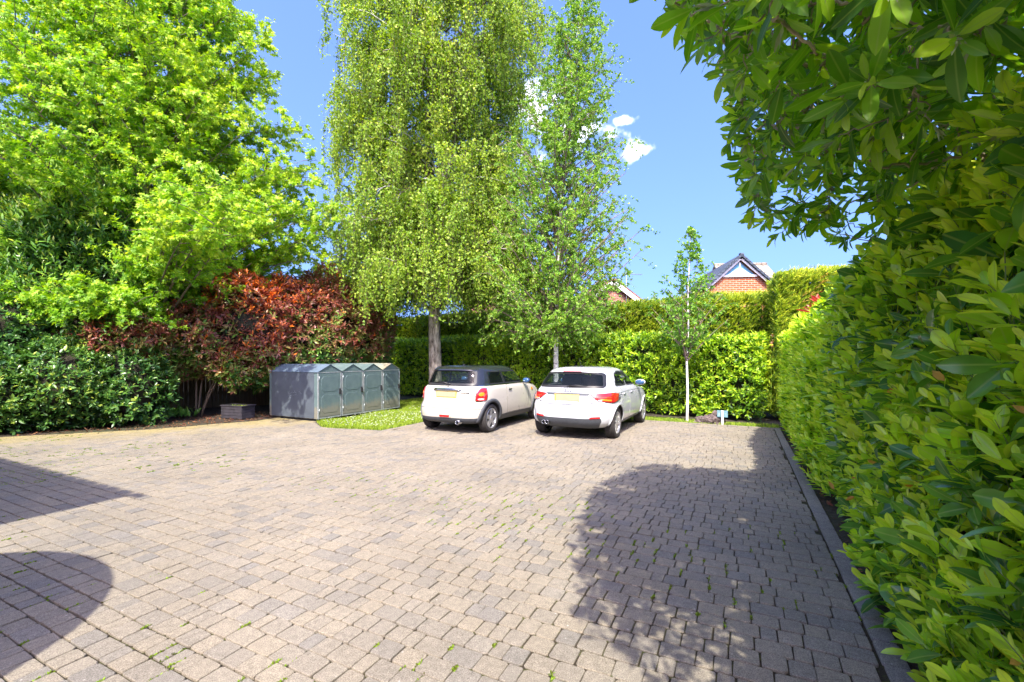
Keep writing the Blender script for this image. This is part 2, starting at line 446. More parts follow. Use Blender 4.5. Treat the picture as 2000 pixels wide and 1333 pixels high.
# lichen and moss stains along the shady left edge
sp = N(nt, 'ShaderNodeSeparateXYZ'); nt.links.new(tc.outputs['Object'], sp.inputs[0])
def nm(op, a, b2):
    n = N(nt, 'ShaderNodeMath', operation=op)
    for i, x in enumerate((a, b2)):
        if isinstance(x, (int, float)): n.inputs[i].default_value = x
        else: nt.links.new(x, n.inputs[i])
    return n.outputs[0]
dist = nm('ADD', nm('MULTIPLY', nm('ADD', sp.outputs[0], 10.2), -.543), nm('MULTIPLY', nm('SUBTRACT', sp.outputs[1], 9.06), .84))
st = nm('ADD', dist, nm('MULTIPLY', nm('SUBTRACT', noise(nt, 1.6, 6, .7), .5), 3.4))
c = mixc(nt, ramp(nt, nm('ADD', nm('MULTIPLY', st, .35), 0.75), [(0.25, 0.0), (0.75, .6)]), c, (.31, .25, .07))
nt.links.new(c, b.inputs['Base Color']); b.inputs['Roughness'].default_value = .9; b.inputs['Specular IOR Level'].default_value = .3
bump(nt, b, n_f, .004, .8)
M_PAVE = m
block_mesh('paving', B, 0.0, M_PAVE, 11)
# edging courses
ek = []
v = -2.0
while v < 11.9:
    L = .205 + rng.normal(0, .002); ek.append((.735, v + L / 2, L - .004, .132)); v += L
M_KERB = M_PAVE.copy(); M_KERB.name = 'kerb_stone'
for n_ in M_KERB.node_tree.nodes:
    if n_.type == 'VALTORGB' and abs(n_.color_ramp.elements[0].color[0] - .180) < 1e-4:
        for el_, cc in zip(n_.color_ramp.elements, ((.20, .19, .17), (.225, .205, .18), (.245, .22, .19), (.24, .22, .19), (.21, .20, .18))): el_.color = (*cc, 1)
def edge_run(pts, wdt, L0, seed, name):
    out = []
    for (a, b_) in zip(pts[:-1], pts[1:]):
        a = np.array(a); b_ = np.array(b_); d = b_ - a; L = np.linalg.norm(d); k = max(1, round(L / L0)); an = math.atan2(d[1], d[0])
        for i in range(k):
            c_ = a + d * (i + .5) / k; out.append((c_[0], c_[1], L / k - .008, wdt, an))
    o = np.array(out); ang = o[:, 4]
    return block_mesh(name, o[:, :4], ang, M_KERB if seed == 21 else M_PAVE, seed, .003)
edge_run([(.728, -2), (.728, 11.88)], .118, .24, 21, 'kerb')
edge_run([(.80, 11.96), (-7.08, 11.96)], .13, .22, 22, 'kerb')
edge_run([(-7.08, 12.0), (-7.08, 7.66), (-8.65, 7.33), (-9.45, 7.80)], .13, .22, 23, 'kerb')
edge_run([(-11.08, 8.1), (-10.93, 7.42), (-11.82, 5.45), (-13.32, 3.55), (-17, -.8)], .12, .22, 24, 'kerb')
# jointing under the blocks: sand, dirt and moss
m, nt, b = new_mat('joint_moss')
n1 = noise(nt, 2.2, 5, .6); n2 = noise(nt, 22, 4, .7); n3 = noise(nt, 120, 3, .7)
c = ramp(nt, n3, [(.3, (.012, .009, .005)), (.7, (.06, .042, .02))])
c = mixc(nt, ramp(nt, n2, [(.50, 0.0), (.66, .8)]), c, (.08, .10, .012))
nt.links.new(c, b.inputs['Base Color']); b.inputs['Roughness'].default_value = 1.0; bump(nt, b, n3, .01)
sheet('paving_joints', [(.81, -4), (.81, 12.02), (-7.14, 12.02), (-7.14, 7.75), (-8.65, 7.3), (-9.5, 7.78), (-9.5, 8.0), (-11.1, 8.15), (-10.98, 7.42), (-11.88, 5.45), (-13.38, 3.55), (-17, -.8), (-17, -4)], -.0155, m)
# moss and small weeds growing in the joints near the viewer
ms = Leaves()
pj = []
Bn = B[(B[:, 1] < 5.0) & (B[:, 1] > -1.5)]
mn = SNoise(1.6, 10, 5)
pick = Bn[rng.uniform(0, 1, len(Bn)) < np.clip(.14 + .36 * (mn(W3(np.c_[Bn[:, 0], Bn[:, 1], Bn[:, 0] * 0])) + .1), 0.0, .6)]
for q in pick:
    k = rng.integers(6, 42); t = rng.uniform(-.5, .5); ln = rng.uniform(.02, .13)
    x = q[0] + q[2] / 2 + .0045 + rng.normal(0, .0022, k); y = q[1] + np.clip(t * .12 + rng.uniform(-.5, .5, k) * ln, -.085, .085)
    pj.append(np.c_[x, y, np.full(k, -.007)])
pj = np.concatenate(pj); k = len(pj)
ms.add(W3(pj), rand_unit(k) * .8 + UP * .9, rand_unit(k) + UP * .3, rng.uniform(.010, .024, k), rng.uniform(.007, .014, k), np.clip(rng.normal(.45, .3, k), 0, 1))
M_MOSS = leaf_mat('moss_green', [(0, (.08, .075, .01)), (.5, (.16, .26, .012)), (1, (.28, .48, .02))], .8, .3, blotch=0)
tag(ms.build('moss', M_MOSS, None, T_lo), kind='stuff')

# beds and verges
sheet('flower_bed', [(.806, -3), (3.2, -3), (3.2, 13.6), (.806, 12.0)], -.020, M_SOIL)
sheet('back_bed', [(1.2, 12.55), (1.2, 16.5), (-14.5, 18.2), (-14.5, 14.6)], -.018, M_SOIL)
sheet('left_bed', [(-11.14, 8.1), (-11.0, 7.42), (-11.9, 5.45), (-13.4, 3.55), (-17, -.8), (-22, 4), (-16, 14.4), (-11.5, 14.4)], -.022, M_SOIL)
m, nt, b = new_mat('turf')
nz = noise(nt, 5, 5, .7); nt.links.new(ramp(nt, nz, [(.3, (.04, .06, .012)), (.7, (.10, .16, .02))]), b.inputs['Base Color']); b.inputs['Roughness'].default_value = 1
M_TURF = m
GRASS_A = [(-7.15, 7.75), (-7.15, 13.9), (-11.4, 14.5), (-11.4, 11.3), (-9.45, 11.25), (-9.45, 7.95), (-8.66, 7.42)]
GRASS_B = [(.78, 12.03), (.78, 12.55), (-2.5, 12.8), (-7.1, 13.4), (-7.1, 12.03)]
sheet('lawn', GRASS_A, -.010, M_TURF); sheet('lawn', GRASS_B, -.010, M_TURF)
def T_blade(): return [(0, -.5, 0), (0, .5, 0), (.55, -.32, 0), (.55, .32, 0), (1, 0, 0)], [(0, 1, 3, 2), (2, 3, 4)]
def scatter(poly, n):
    p = np.array(poly); lo, hi = p.min(0), p.max(0); out = np.zeros((0, 2))
    while len(out) < n:
        q = rng.uniform(lo, hi, (n * 2, 2)); out = np.r_[out, q[inside(poly, q[:, 0], q[:, 1])]]
    return out[:n]
M_GRASS = leaf_mat('grass_blade', [(0, (.10, .17, .014)), (.5, (.26, .40, .02)), (1, (.48, .55, .05))], .6, .3, (1.2, 1.2, .5), blotch=.2)
def grass(poly, n, hmax):
    g = Leaves(); q = scatter(poly, n); P = W3(np.c_[q, np.full(n, -.012)])
    hh = hmax * (.55 + .45 * np.clip(SNoise(2.2, 8, 9)(P) + .4, 0, 1)) * rng.uniform(.5, 1.2, n)
    g.add(P, rand_unit(n) * .55 + UP, rand_unit(n), hh, rng.uniform(.006, .012, n), np.clip(rng.normal(.45, .28, n), 0, 1), -.3)
    return tag(g.build('grass', M_GRASS, None, T_blade), kind='stuff')
grass(GRASS_A, 60000, .10); grass(GRASS_B, 16000, .07)
# daisies in the lawn
dz = Leaves(); q = scatter([(-7.2, 7.8), (-7.2, 11.5), (-9.3, 11.3), (-9.3, 8.0), (-8.66, 7.5)], 620)
q = q[SNoise(1.5, 8, 4)(W3(np.c_[q, q[:, 0] * 0])) > -.05]
P = W3(np.c_[q, rng.uniform(.05, .10, len(q))])
for k in range(6):
    a = k * math.pi / 3; d = np.array([math.cos(a), math.sin(a), .12]); dz.add(P, np.tile(d, (len(P), 1)), np.tile(UP, (len(P), 1)) + rand_unit(len(P)) * .15, .016, .015, 1.0)
M_DAISY = simple('daisy_white', (.85, .85, .82), .7, var=.05)
tag(dz.build('daisies', M_DAISY, None, T_lo), kind='stuff')
# fallen leaves and bark bits on the beds
ll = Leaves()
q = np.r_[scatter([(.81, -1), (1.1, -1), (1.1, 12), (.81, 12)], 500), scatter([(-11.3, 8.0), (-11.1, 7.6), (-12.0, 5.6), (-13.5, 3.7), (-15, 5.2), (-12.5, 9.5)], 1800)]
P = W3(np.c_[q, np.full(len(q), -.012)])
ll.add(P, rand_unit(len(P)) * np.array([1, 1, .25]), UP + rand_unit(len(P)) * .5, rng.uniform(.03, .09, len(P)), rng.uniform(.015, .04, len(P)), rng.uniform(0, 1, len(P)), .2)
M_LITTER = leaf_mat('dry_leaf', [(0, (.05, .025, .012)), (.5, (.13, .06, .025)), (.8, (.22, .10, .04)), (1, (.16, .02, .015))], .8, .1, blotch=.2)
tag(ll.build('leaf_litter', M_LITTER, None, T_mid), kind='stuff')

# ================================================================== HEDGES, SHRUBS, TREES
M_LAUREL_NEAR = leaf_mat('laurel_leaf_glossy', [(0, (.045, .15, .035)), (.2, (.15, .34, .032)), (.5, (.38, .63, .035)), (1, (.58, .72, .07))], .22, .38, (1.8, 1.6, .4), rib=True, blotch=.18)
M_LAUREL = leaf_mat('laurel_leaf', [(0, (.03, .10, .018)), (.3, (.12, .26, .018)), (.6, (.32, .52, .02)), (1, (.56, .68, .04))], .36, .36, (1.5, 1.45, .45), blotch=.2)
M_STEM_GREEN = simple('green_shoot', (.16, .22, .05), .6, var=.2)
M_TWIG = simple('brown_twig', (.10, .07, .045), .9, var=.35, scale=20)
M_INNER = simple('hedge_inside', (.035, .032, .018), 1.0, var=.5, scale=12, bmp=.05)  # opaque filler cores; the shade among the inner twigs is in this dark colour

def hedge_points(A, Bq, H, th, dens, side=1, parts=(1, 1, .35, .6), depth=.22, seed=1, zmin=.04, bulge=.07):
    """points and outward normals on the face, top, back and ends of a clipped hedge from A to Bq (u, v)"""
    A = np.array(A, float); Bq = np.array(Bq, float); d = Bq - A; L = np.linalg.norm(d); d /= L
    n2 = np.array([d[1], -d[0]]) * side
    out = []; sn = SNoise(1.7, 12, seed); sn2 = SNoise(5, 10, seed + 50)
    def put(s, w, z, nrm3):
        uv = A[None] + d[None] * s[:, None] - n2[None] * w[:, None]
        P = np.c_[uv, z]; nn = np.tile(nrm3, (len(s), 1)) if np.ndim(nrm3) == 1 else nrm3
        off = bulge * sn(P) + .03 * sn2(P) - depth * rng.uniform(0, 1, len(s)) ** 1.6
        out.append((P + nn * off[:, None], nn))
    nF = np.array([n2[0], n2[1], 0]); nE = np.array([d[0], d[1], 0])
    k = int(L * H * dens * parts[0]); put(rng.uniform(0, L, k), np.zeros(k), zmin + (H - zmin) * rng.uniform(0, 1, k), nF)
    k = int(L * th * dens * parts[1]); put(rng.uniform(0, L, k), rng.uniform(0, th, k), np.full(k, H), np.array([0, 0, 1.0]))
    k = int(L * H * dens * parts[2]); put(rng.uniform(0, L, k), np.full(k, th), zmin + (H - zmin) * rng.uniform(0, 1, k), -nF)
    k = int(th * H * dens * parts[3])
    put(np.full(k, L), rng.uniform(0, th, k), zmin + (H - zmin) * rng.uniform(0, 1, k), nE)
    put(np.zeros(k), rng.uniform(0, th, k), zmin + (H - zmin) * rng.uniform(0, 1, k), -nE)
    return W3(np.concatenate([o[0] for o in out])), W3(np.concatenate([o[1] for o in out]))
def hedge_core(name, A, Bq, H, th, parent, side=1, inset=.26):
    A = np.array(A, float); Bq = np.array(Bq, float); d = Bq - A; L = np.linalg.norm(d); d /= L; n2 = np.array([d[1], -d[0]]) * side
    bm = bmesh.new(); ns, nh, nw = max(4, int(L / .3)), max(3, int(H / .3)), max(2, int(th / .3))
    bmesh.ops.create_grid(bm, x_segments=1, y_segments=1, size=1); bm.clear()
    bmesh.ops.create_cube(bm, size=1.0)
    bmesh.ops.subdivide_edges(bm, edges=bm.edges[:], cuts=7, use_grid_fill=True)
    sn = SNoise(3, 10, 77)
    P = np.array([v.co for v in bm.verts]) + .5
    s = inset + P[:, 0] * (L - 2 * inset); w = inset + P[:, 1] * (th - 2 * inset); z = P[:, 2] * (H - inset)
    uv = A + d * s[:, None] - n2 * w[:, None]; Q = W3(np.c_[uv, z]); Q += (.07 * sn(Q))[:, None] * rand_unit(len(Q)) * .6
    for v, q in zip(bm.verts, Q): v.co = q
    me = bpy.data.meshes.new(name); bm.to_mesh(me); bm.free()
    return mesh_obj(name, me, M_INNER, parent)
def stems_mesh(name, P, D, ls, r, mat, parent, n=4):
    D = norm(D); ls = np.broadcast_to(ls, (len(P),))
    a = np.stack([P - D * (ls * .6)[:, None], P + D * (ls * .5)[:, None], P + D * ls[:, None]], 1)
    V, L, T = tubes(a, np.tile(np.array([r, r * .8, r * .4]), (len(P), 1)), n)
    return mesh_obj(name, np_mesh(name, V, L, T, True), mat, parent)

# --- tall glossy laurel hedge on the right
HA, HB = (.75, -2.2), (.92, 12.0)
hr = empty('laurel_hedge', W(1.5, 5, 0))
tag(hr, 'tall glossy laurel hedge running along the kerb on the right, in its own shade', 'hedge')
def local(root):
    root.matrix_world; return Matrix.Translation(-root.location)
def adopt(root):
    """children were built in world space: move their meshes into the root's frame"""
    mt = Matrix.Rotation(-root.rotation_euler.z, 4, 'Z') @ Matrix.Translation(-Vector(root.location))
    for ch in root.children:
        if ch.type == 'MESH' and not ch.get('_in'): ch.data.transform(mt)
        if '_in' in ch: del ch['_in']
P, Nn = hedge_points(HA, HB, 2.05, 1.3, 190, side=-1, parts=(1, .9, .15, .8), depth=.26, seed=2)
vv = P @ D2
keep = (vv > -1.5) | (rng.uniform(0, 1, len(P)) < .4); P, Nn, vv = P[keep], Nn[keep], vv[keep]
P[:, 2] *= np.interp(vv, [0, 2.2, 3.6, 7, 12], [1.22, 1.19, 1.09, 1.03, 1.0])
P += (D1 * .03)[None] * np.clip((.45 - P[:, 2]) / .45, 0, 1)[:, None]
D = Nn * .42 + UP * .95 + rand_unit(len(P)) * .5
hp = SNoise(2.4, 10, 12)(P) * .14
near = vv < 5.6
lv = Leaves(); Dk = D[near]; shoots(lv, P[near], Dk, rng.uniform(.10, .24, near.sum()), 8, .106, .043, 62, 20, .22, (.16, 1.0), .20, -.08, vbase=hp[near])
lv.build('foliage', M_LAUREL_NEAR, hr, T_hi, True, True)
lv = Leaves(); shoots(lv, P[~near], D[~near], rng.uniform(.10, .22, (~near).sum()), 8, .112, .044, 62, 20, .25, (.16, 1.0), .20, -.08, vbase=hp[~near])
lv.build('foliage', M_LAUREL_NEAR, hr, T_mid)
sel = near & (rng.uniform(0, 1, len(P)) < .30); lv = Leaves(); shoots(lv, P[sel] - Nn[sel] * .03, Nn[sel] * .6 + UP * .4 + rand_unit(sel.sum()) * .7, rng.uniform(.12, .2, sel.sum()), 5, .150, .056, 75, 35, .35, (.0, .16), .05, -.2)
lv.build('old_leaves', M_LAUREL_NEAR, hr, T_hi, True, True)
stems_mesh('stem', P[near], D[near], rng.uniform(.10, .22, near.sum()), .0028, M_STEM_GREEN, hr)
hedge_core('inner_core', HA, HB, 2.05, 1.3, hr, side=-1, inset=.3)
# red young growth, yellow spent leaves in the hedge
M_RED = leaf_mat('red_young_leaf', [(0, (.45, .03, .03)), (.6, (.60, .09, .07)), (1, (.62, .22, .15))], .4, .3, (1.2, .8, .7), blotch=.1)
M_YEL = leaf_mat('yellow_spent_leaf', [(0, (.45, .20, .02)), (1, (.60, .36, .03))], .5, .3, (1.2, 1, .5), blotch=.25)
lv = Leaves(); q = W3(np.c_[rng.normal(.95, .05, 14), rng.uniform(6.9, 7.7, 14), rng.uniform(2.05, 2.30, 14)])
shoots(lv, q, np.tile(UP, (14, 1)) - D1 * .3 + rand_unit(14) * .4, .12, 6, .13, .04, 60, 25, .2, (.2, 1), .2)
lv.build('red_growth', M_RED, hr, T_mid)
lv = Leaves(); q = np.array([px(1850, 850, 3.02), px(1858, 850, 3.0), px(1585, 775, 7.2), px(1600, 820, 6.4), px(1575, 770, 7.6), px(1745, 835, 4.0)]); q = q - D1 * .03
shoots(lv, q, -D1 * .5 + UP * .5 + rand_unit(6) * .3, .06, 6, .075, .03, 70, 30, .2, (.2, .9), .2)
k = 46; vq = rng.uniform(1.6, 8, k); q2 = W3(np.c_[np.interp(vq, [-2.2, 12], [.75, .92]) - .02, vq, rng.uniform(.2, 2.0, k)])
lv.add(q2, rand_unit(k) + UP * .3 - D1 * .5, rand_unit(k) - D1, rng.uniform(.05, .10, k), rng.uniform(.02, .04, k), rng.uniform(0, 1, k), -.2)
lv.build('yellow_leaves', M_YEL, hr, T_mid)
adopt(hr)

# --- sunlit laurel hedge along the back
hb = empty('laurel_hedge', W(-6, 14.2, 0))
tag(hb, 'bright sunlit clipped laurel hedge along the back behind the two white cars', 'hedge')
BA, BB = (.42, 13.02), (-14.6, 15.3)
P, Nn = hedge_points(BA, BB, 2.12, 1.25, 165, side=-1, parts=(1, 1, .2, .5), seed=5)
P[:, 2] *= 1 + .022 * np.clip(-(P @ D1), 0, 9) / 9 * 3.2
D = Nn * .5 + UP * .6 + rand_unit(len(P)) * .6
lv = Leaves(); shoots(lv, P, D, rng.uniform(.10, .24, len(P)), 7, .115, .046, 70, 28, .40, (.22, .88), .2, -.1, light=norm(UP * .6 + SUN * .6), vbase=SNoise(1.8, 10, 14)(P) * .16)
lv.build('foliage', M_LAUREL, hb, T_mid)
hedge_core('inner_core', BA, BB, 2.2, 1.25, hb, side=-1)
adopt(hb)

# --- conifer hedges behind
M_CON = leaf_mat('conifer_spray', [(0, (.04, .10, .014)), (.4, (.13, .24, .018)), (.7, (.34, .46, .024)), (1, (.62, .62, .05))], .6, .3, (1.3, 1.3, .5), blotch=.2)
M_CON_BROWN = leaf_mat('conifer_brown_spray', [(0, (.20, .14, .02)), (1, (.45, .30, .03))], .7, .2, blotch=.2)
def conifer(A, Bq, H, th, dens, label, seed, side=-1, parts=(1, 1, .12, .6), sweep=None):
    h = empty('conifer_hedge', W((A[0] + Bq[0]) / 2, (A[1] + Bq[1]) / 2, 0)); tag(h, label, 'hedge')
    P, Nn = hedge_points(A, Bq, H, th, dens, side=side, parts=parts, depth=.2, seed=seed, bulge=.10)
    D = Nn * .42 + UP * .40 + (D1 * .50 if sweep is None else sweep) + rand_unit(len(P)) * .36
    lv = Leaves()
    n = len(P); L = rng.uniform(.10, .24, n)
    vb = SNoise(2.6, 10, seed + 9)(P) * .12
    shoots(lv, P, D, L, 8, .105, .022, 38, 14, .45, (.28, .86), .14, .05, light=norm(UP + SUN), vbase=vb)
    lv.build('foliage', M_CON, h, T_lo)
    hedge_core('inner_core', A, Bq, H, th, h, side=side, inset=.22)
    return h
hc = conifer((9.0, 13.45), (.74, 13.45), 3.70, 1.6, 520, 'tall clipped conifer hedge with a square dark left end, beyond the right laurel hedge', 31, side=-1)
lv = Leaves(); k = 330; q = W3(np.c_[rng.normal(2.7, .55, k), np.full(k, 13.34), np.clip(rng.normal(3.1, .22, k), 2.5, 3.5)])
shoots(lv, q, -D2 * .5 + UP * .3 + D1 * .7 + rand_unit(k) * .3, .28, 8, .10, .022, 35, 14, .4, (.2, .9), .2); lv.build('brown_patch', M_CON_BROWN, hc, T_lo)
adopt(hc)
hc2 = conifer((.64, 15.0), (-18.5, 17.2), 3.34, 1.5, 420, 'lower clipped conifer hedge below the brick gable, behind the sunlit laurel', 41, side=-1); adopt(hc2)

# --- rounded shrubs
def lobe_points(lobes, dens, depth=.3, seed=3, zmin=.03, rough=.14):
    Ps, Ns = [], []; sn = SNoise(1.6, 12, seed); sn2 = SNoise(4.5, 10, seed + 1)
    C = np.array([l[0] for l in lobes], float); Rr = np.array([l[1] for l in lobes], float)
    for i, (c, r) in enumerate(zip(C, Rr)):
        area = 4 * math.pi * (((r[0] * r[1]) ** 1.6 + (r[0] * r[2]) ** 1.6 + (r[1] * r[2]) ** 1.6) / 3) ** (1 / 1.6)
        k = int(area * dens); u = rand_unit(k)
        P0 = c + u * r; f = 1 + rough * sn(P0) + .05 * sn2(P0)
        P = c + u * r * (f - depth * rng.uniform(0, 1, k) ** 1.5 / r.mean())[:, None]
        ok = P[:, 2] > zmin
        for j in range(len(C)):
            if j != i: ok &= (((P - C[j]) / Rr[j]) ** 2).sum(1) > .62
        Ps.append(P[ok]); Ns.append(norm(u[ok] / r))
    return np.concatenate(Ps), np.concatenate(Ns)
def lobe_core(name, lobes, parent, f=.74):
    mb = MB()
    for c, r in lobes:
        k = len(mb.v); mb.ball(c, tuple(np.array(r) * f), 14, 10)
        for i in range(k, len(mb.v)):
            p = np.array(mb.v[i]); q = p + rng.normal(0, .05, 3); q[2] = max(q[2], .0); mb.v[i] = tuple(q)
    o = mb.build(name, M_INNER, parent); return o

# photinia: dark red above, greener below
M_PHOT = leaf_mat('photinia_leaf', [(0, (.05, .16, .035)), (.22, (.16, .34, .04)), (.40, (.27, .25, .07)), (.57, (.235, .088, .066)), (.84, (.31, .086, .06)), (1, (.82, .24, .03))], .32, .28, (1.6, 1.0, .6), blotch=.22)
ph = empty('photinia_shrub', (-7.4, 13.2, 0)); tag(ph, 'dark red leaved photinia shrub above the bike lockers and planter', 'shrub')
lob = [((-8.6, 12.6, 2.15), (1.15, .95, 1.0)), ((-7.6, 13.1, 2.45), (1.3, 1.05, 1.35)), ((-6.9, 13.9, 2.65), (1.3, 1.1, 1.5)), ((-6.2, 14.6, 2.6), (1.2, 1.1, 1.75)), ((-5.7, 15.5, 2.4), (1.2, 1.1, 1.8)), ((-5.2, 16.2, 2.5), (.95, 1.0, 1.5)), ((-7.0, 12.75, 1.75), (.7, .6, .8)), ((-9.95, 10.95, 2.05), (.75, .40, .36)), ((-9.3, 11.4, 2.0), (.75, .5, .55)), ((-9.1, 12.0, 2.0), (.8, .6, .75)), ((-6.2, 14.8, 1.2), (1.0, .9, 1.0)), ((-7.45, 12.25, 1.25), (.45, .35, .6)), ((-9.25, 11.75, 1.35), (.6, .5, .6)), ((-7.95, 12.5, 1.45), (.5, .4, .5))]
P, Nn = lobe_points(lob, 115, .4, 6, zmin=.5, rough=.2)
D = Nn * .6 + UP * .35 + rand_unit(len(P)) * .55
vb = np.clip((P[:, 2] - 2.3) * .26, -.36, .10) + SNoise(1.9, 10, 18)(P) * .16 + np.where(rng.uniform(0, 1, len(P)) < .035, .42, 0) - np.where(rng.uniform(0, 1, len(P)) < .16, .28, 0)
lv = Leaves(); shoots(lv, P, D, rng.uniform(.08, .2, len(P)), 8, .135, .048, 80, 35, .3, (.36, .72), .13, -.1, vbase=vb)
lv.build('foliage', M_PHOT, ph, T_mid)
lobe_core('inner_core', [l for l in lob if l[0][1] > 12.7 and l[0][2] > 2], ph, .72)
M_STEMB = bark_mat('shrub_stem', (.09, .065, .045), (.20, .15, .10), bmp=.01)
mb = MB()
for (x, y, tx, ty, tz, r) in ((-8.75, 12.62, -8.8, 12.7, 1.7, .03), (-8.68, 12.6, -8.55, 12.8, 1.8, .026), (-8.62, 12.64, -8.0, 12.9, 1.7, .03), (-8.6, 12.6, -7.75, 12.6, 1.6, .024), (-8.72, 12.66, -8.62, 12.9, 1.9, .022)):
    a = np.array([x, y, -.03]); e = np.array([tx, ty, tz]); c = np.array([(x * 1.5 + tx * .5) / 2, y, tz * .45])
    mb.tube(bezier(a[None], c[None], e[None], 10)[0], np.linspace(r, r * .6, 10), 8)
mb.build('stem', M_STEMB, ph)
adopt(ph)

M_VIB = leaf_mat('dark_evergreen_leaf', [(0, (.035, .11, .03)), (.4, (.09, .23, .035)), (.75, (.20, .38, .045)), (1, (.46, .54, .06))], .33, .25, (1.4, 1.4, .6), blotch=.2)
M_SHRUB = leaf_mat('ivy_green_leaf', [(0, (.025, .085, .025)), (.4, (.06, .16, .03)), (.75, (.13, .27, .04)), (1, (.36, .44, .06))], .33, .25, (1.4, 1.4, .6), blotch=.2)
vs = empty('evergreen_shrub', (-10.6, 10.5, 0)); tag(vs, 'low dark green evergreen shrub spilling over the left edge of the paving', 'shrub')
lob = [((-12.8, 9.15, .8), (1.2, 1.1, .95)), ((-11.4, 9.85, .8), (1.15, 1.0, 1.0)), ((-10.35, 10.5, .95), (1.1, .95, 1.05)), ((-9.45, 11.1, .95), (.9, .75, 1.05)), ((-11.9, 10.6, 2.3), (1.3, 1.0, 1.0)), ((-10.7, 11.3, 2.3), (1.2, 1.0, 1.1)), ((-9.9, 12.2, 2.0), (.7, .6, .8))]
P, Nn = lobe_points(lob, 112, .42, 16, rough=.24)
D = Nn * .55 + UP * .45 + rand_unit(len(P)) * .5
lv = Leaves(); shoots(lv, P, D, rng.uniform(.08, .2, len(P)), 7, .108, .048, 78, 32, .35, (.15, .80), .19, -.1, vbase=SNoise(1.8, 10, 19)(P) * .2)
lv.build('foliage', M_SHRUB, vs, T_mid); lobe_core('inner_core', lob, vs, .76); adopt(vs)

bay = empty('bay_tree', (-11.6, 12.4, 0)); tag(bay, 'tall dark evergreen tree with narrow glossy leaves in front of the bright maple', 'tree')
lob = [((-11.5, 12.3, 3.4), (1.65, 1.6, 1.6)), ((-11.7, 12.4, 4.8), (1.6, 1.5, 1.3)), ((-11.0, 12.1, 4.8), (1.35, 1.3, 1.4)), ((-11.9, 12.3, 5.9), (1.0, 1.0, 1.1)), ((-10.9, 12.2, 5.6), (.85, .9, .9)), ((-12.8, 12.3, 5.0), (1.3, 1.2, 1.5)), ((-10.2, 12.2, 3.6), (1.0, 1.0, 1.2))]
P, Nn = lobe_points(lob, 62, .55, 26, rough=.26)
D = Nn * .45 + UP * .75 + rand_unit(len(P)) * .4
lv = Leaves(); shoots(lv, P, D, rng.uniform(.16, .5, len(P)), 9, .155, .050, 62, 30, .30, (.10, .92), .18, -.05, vbase=SNoise(1.3, 10, 27)(P) * .15)
lv.build('crown', M_VIB, bay, T_mid); lobe_core('inner_core', lob, bay, .66)
MB().tube([(-11.6, 12.5, -.03), (-11.55, 12.45, 1.5), (-11.6, 12.4, 3.5), (-11.7, 12.4, 5.5)], [.16, .13, .1, .05], 10).build('trunk', M_STEMB, bay)
adopt(bay)

# --- trees with branches
def path_at(path, z):
    path = np.asarray(path, float); return np.stack([np.interp(z, path[:, 2], path[:, k]) for k in range(3)], -1)
def env_targets(n, c, prof, zr, inner=.55, fac=None, golden=True):
    zz = np.array([p[0] for p in prof], float); rr = np.array([p[1] for p in prof], float)
    g = np.linspace(zr[0], zr[1], 400); w = np.interp(g, zz, rr) + .3; cdf = np.cumsum(w) / w.sum()
    z = np.interp((np.arange(n) + rng.uniform(0, 1, n)) / n, cdf, g)
    az = (np.arange(n) * 2.39996 + rng.normal(0, .25, n)) % (2 * np.pi)
    r = np.interp(z, zz, rr) * rng.uniform(inner, 1.0, n) ** .6
    if fac is not None: r = r * fac(z, az)
    return np.c_[c[0] + r * np.cos(az), c[1] + r * np.sin(az), z], az, r
def spread(P0, P1, P2, t, m_per):
    """points and tangents along quadratic limbs at parameters t (n, m)"""
    tt = t[..., None]
    Q = (1 - tt) ** 2 * P0[:, None] + 2 * tt * (1 - tt) * P1[:, None] + tt ** 2 * P2[:, None]
    T = 2 * (1 - tt) * (P1 - P0)[:, None] + 2 * tt * (P2 - P1)[:, None]
    return Q, norm(T)

# maple, bright yellow-green
M_MAPLE = leaf_mat('maple_leaf', [(0, (.11, .29, .015)), (.35, (.21, .44, .018)), (.7, (.37, .57, .024)), (1, (.55, .68, .05))], .5, .45, (1.2, 1.15, .35), blotch=.15)
M_BARK = bark_mat('grey_brown_bark', (.09, .075, .055), (.22, .18, .13))
MC = np.array([-11.3, 14.0, 0])
mp = empty('maple_tree', MC); tag(mp, 'large bright yellow green maple tree spreading over the left side', 'tree')
trunk = np.array([(MC[0], MC[1], -.05), (MC[0] + .05, MC[1], 2), (MC[0] - .1, MC[1] + .1, 5), (MC[0], MC[1], 9), (MC[0] + .2, MC[1], 15)])
prof = [(3.2, 4.8), (4.4, 6.2), (6, 6.4), (8, 5.6), (10, 4.6), (12, 3.4), (14, 2.1), (16, .5)]
def mf(z, az):
    dcam = np.cos(az - math.atan2(-1, .05)); f = 1 - .46 * np.clip(dcam, 0, 1) ** 1.5 * np.clip((6.9 - z) / 1.6, 0, 1)
    dl = np.cos(az - math.atan2(-3.9, 4.9)); return f * (1 - .16 * np.clip((dl - .7) / .3, 0, 1) * np.clip((9.5 - z) / 1.5, 0, 1)) * (1 + .13 * np.sin(az * 5 + z * 1.3)) * rng.uniform(.9, 1.14, np.shape(z))
E, az, r = env_targets(350, MC, prof, (3.3, 15.4), .40, mf)
E = np.concatenate([E, rng.uniform((-11.8, 10.2, 2.5), (-8.6, 11.0, 3.2), (16, 3)), rng.uniform((-7.3, 8.4, 4.0), (-5.6, 9.8, 5.1), (15, 3)), rng.uniform((-7.4, 12.0, 4.6), (-5.0, 13.6, 5.9), (12, 3))])
hd = np.hypot(E[:, 0] - MC[0], E[:, 1] - MC[1])
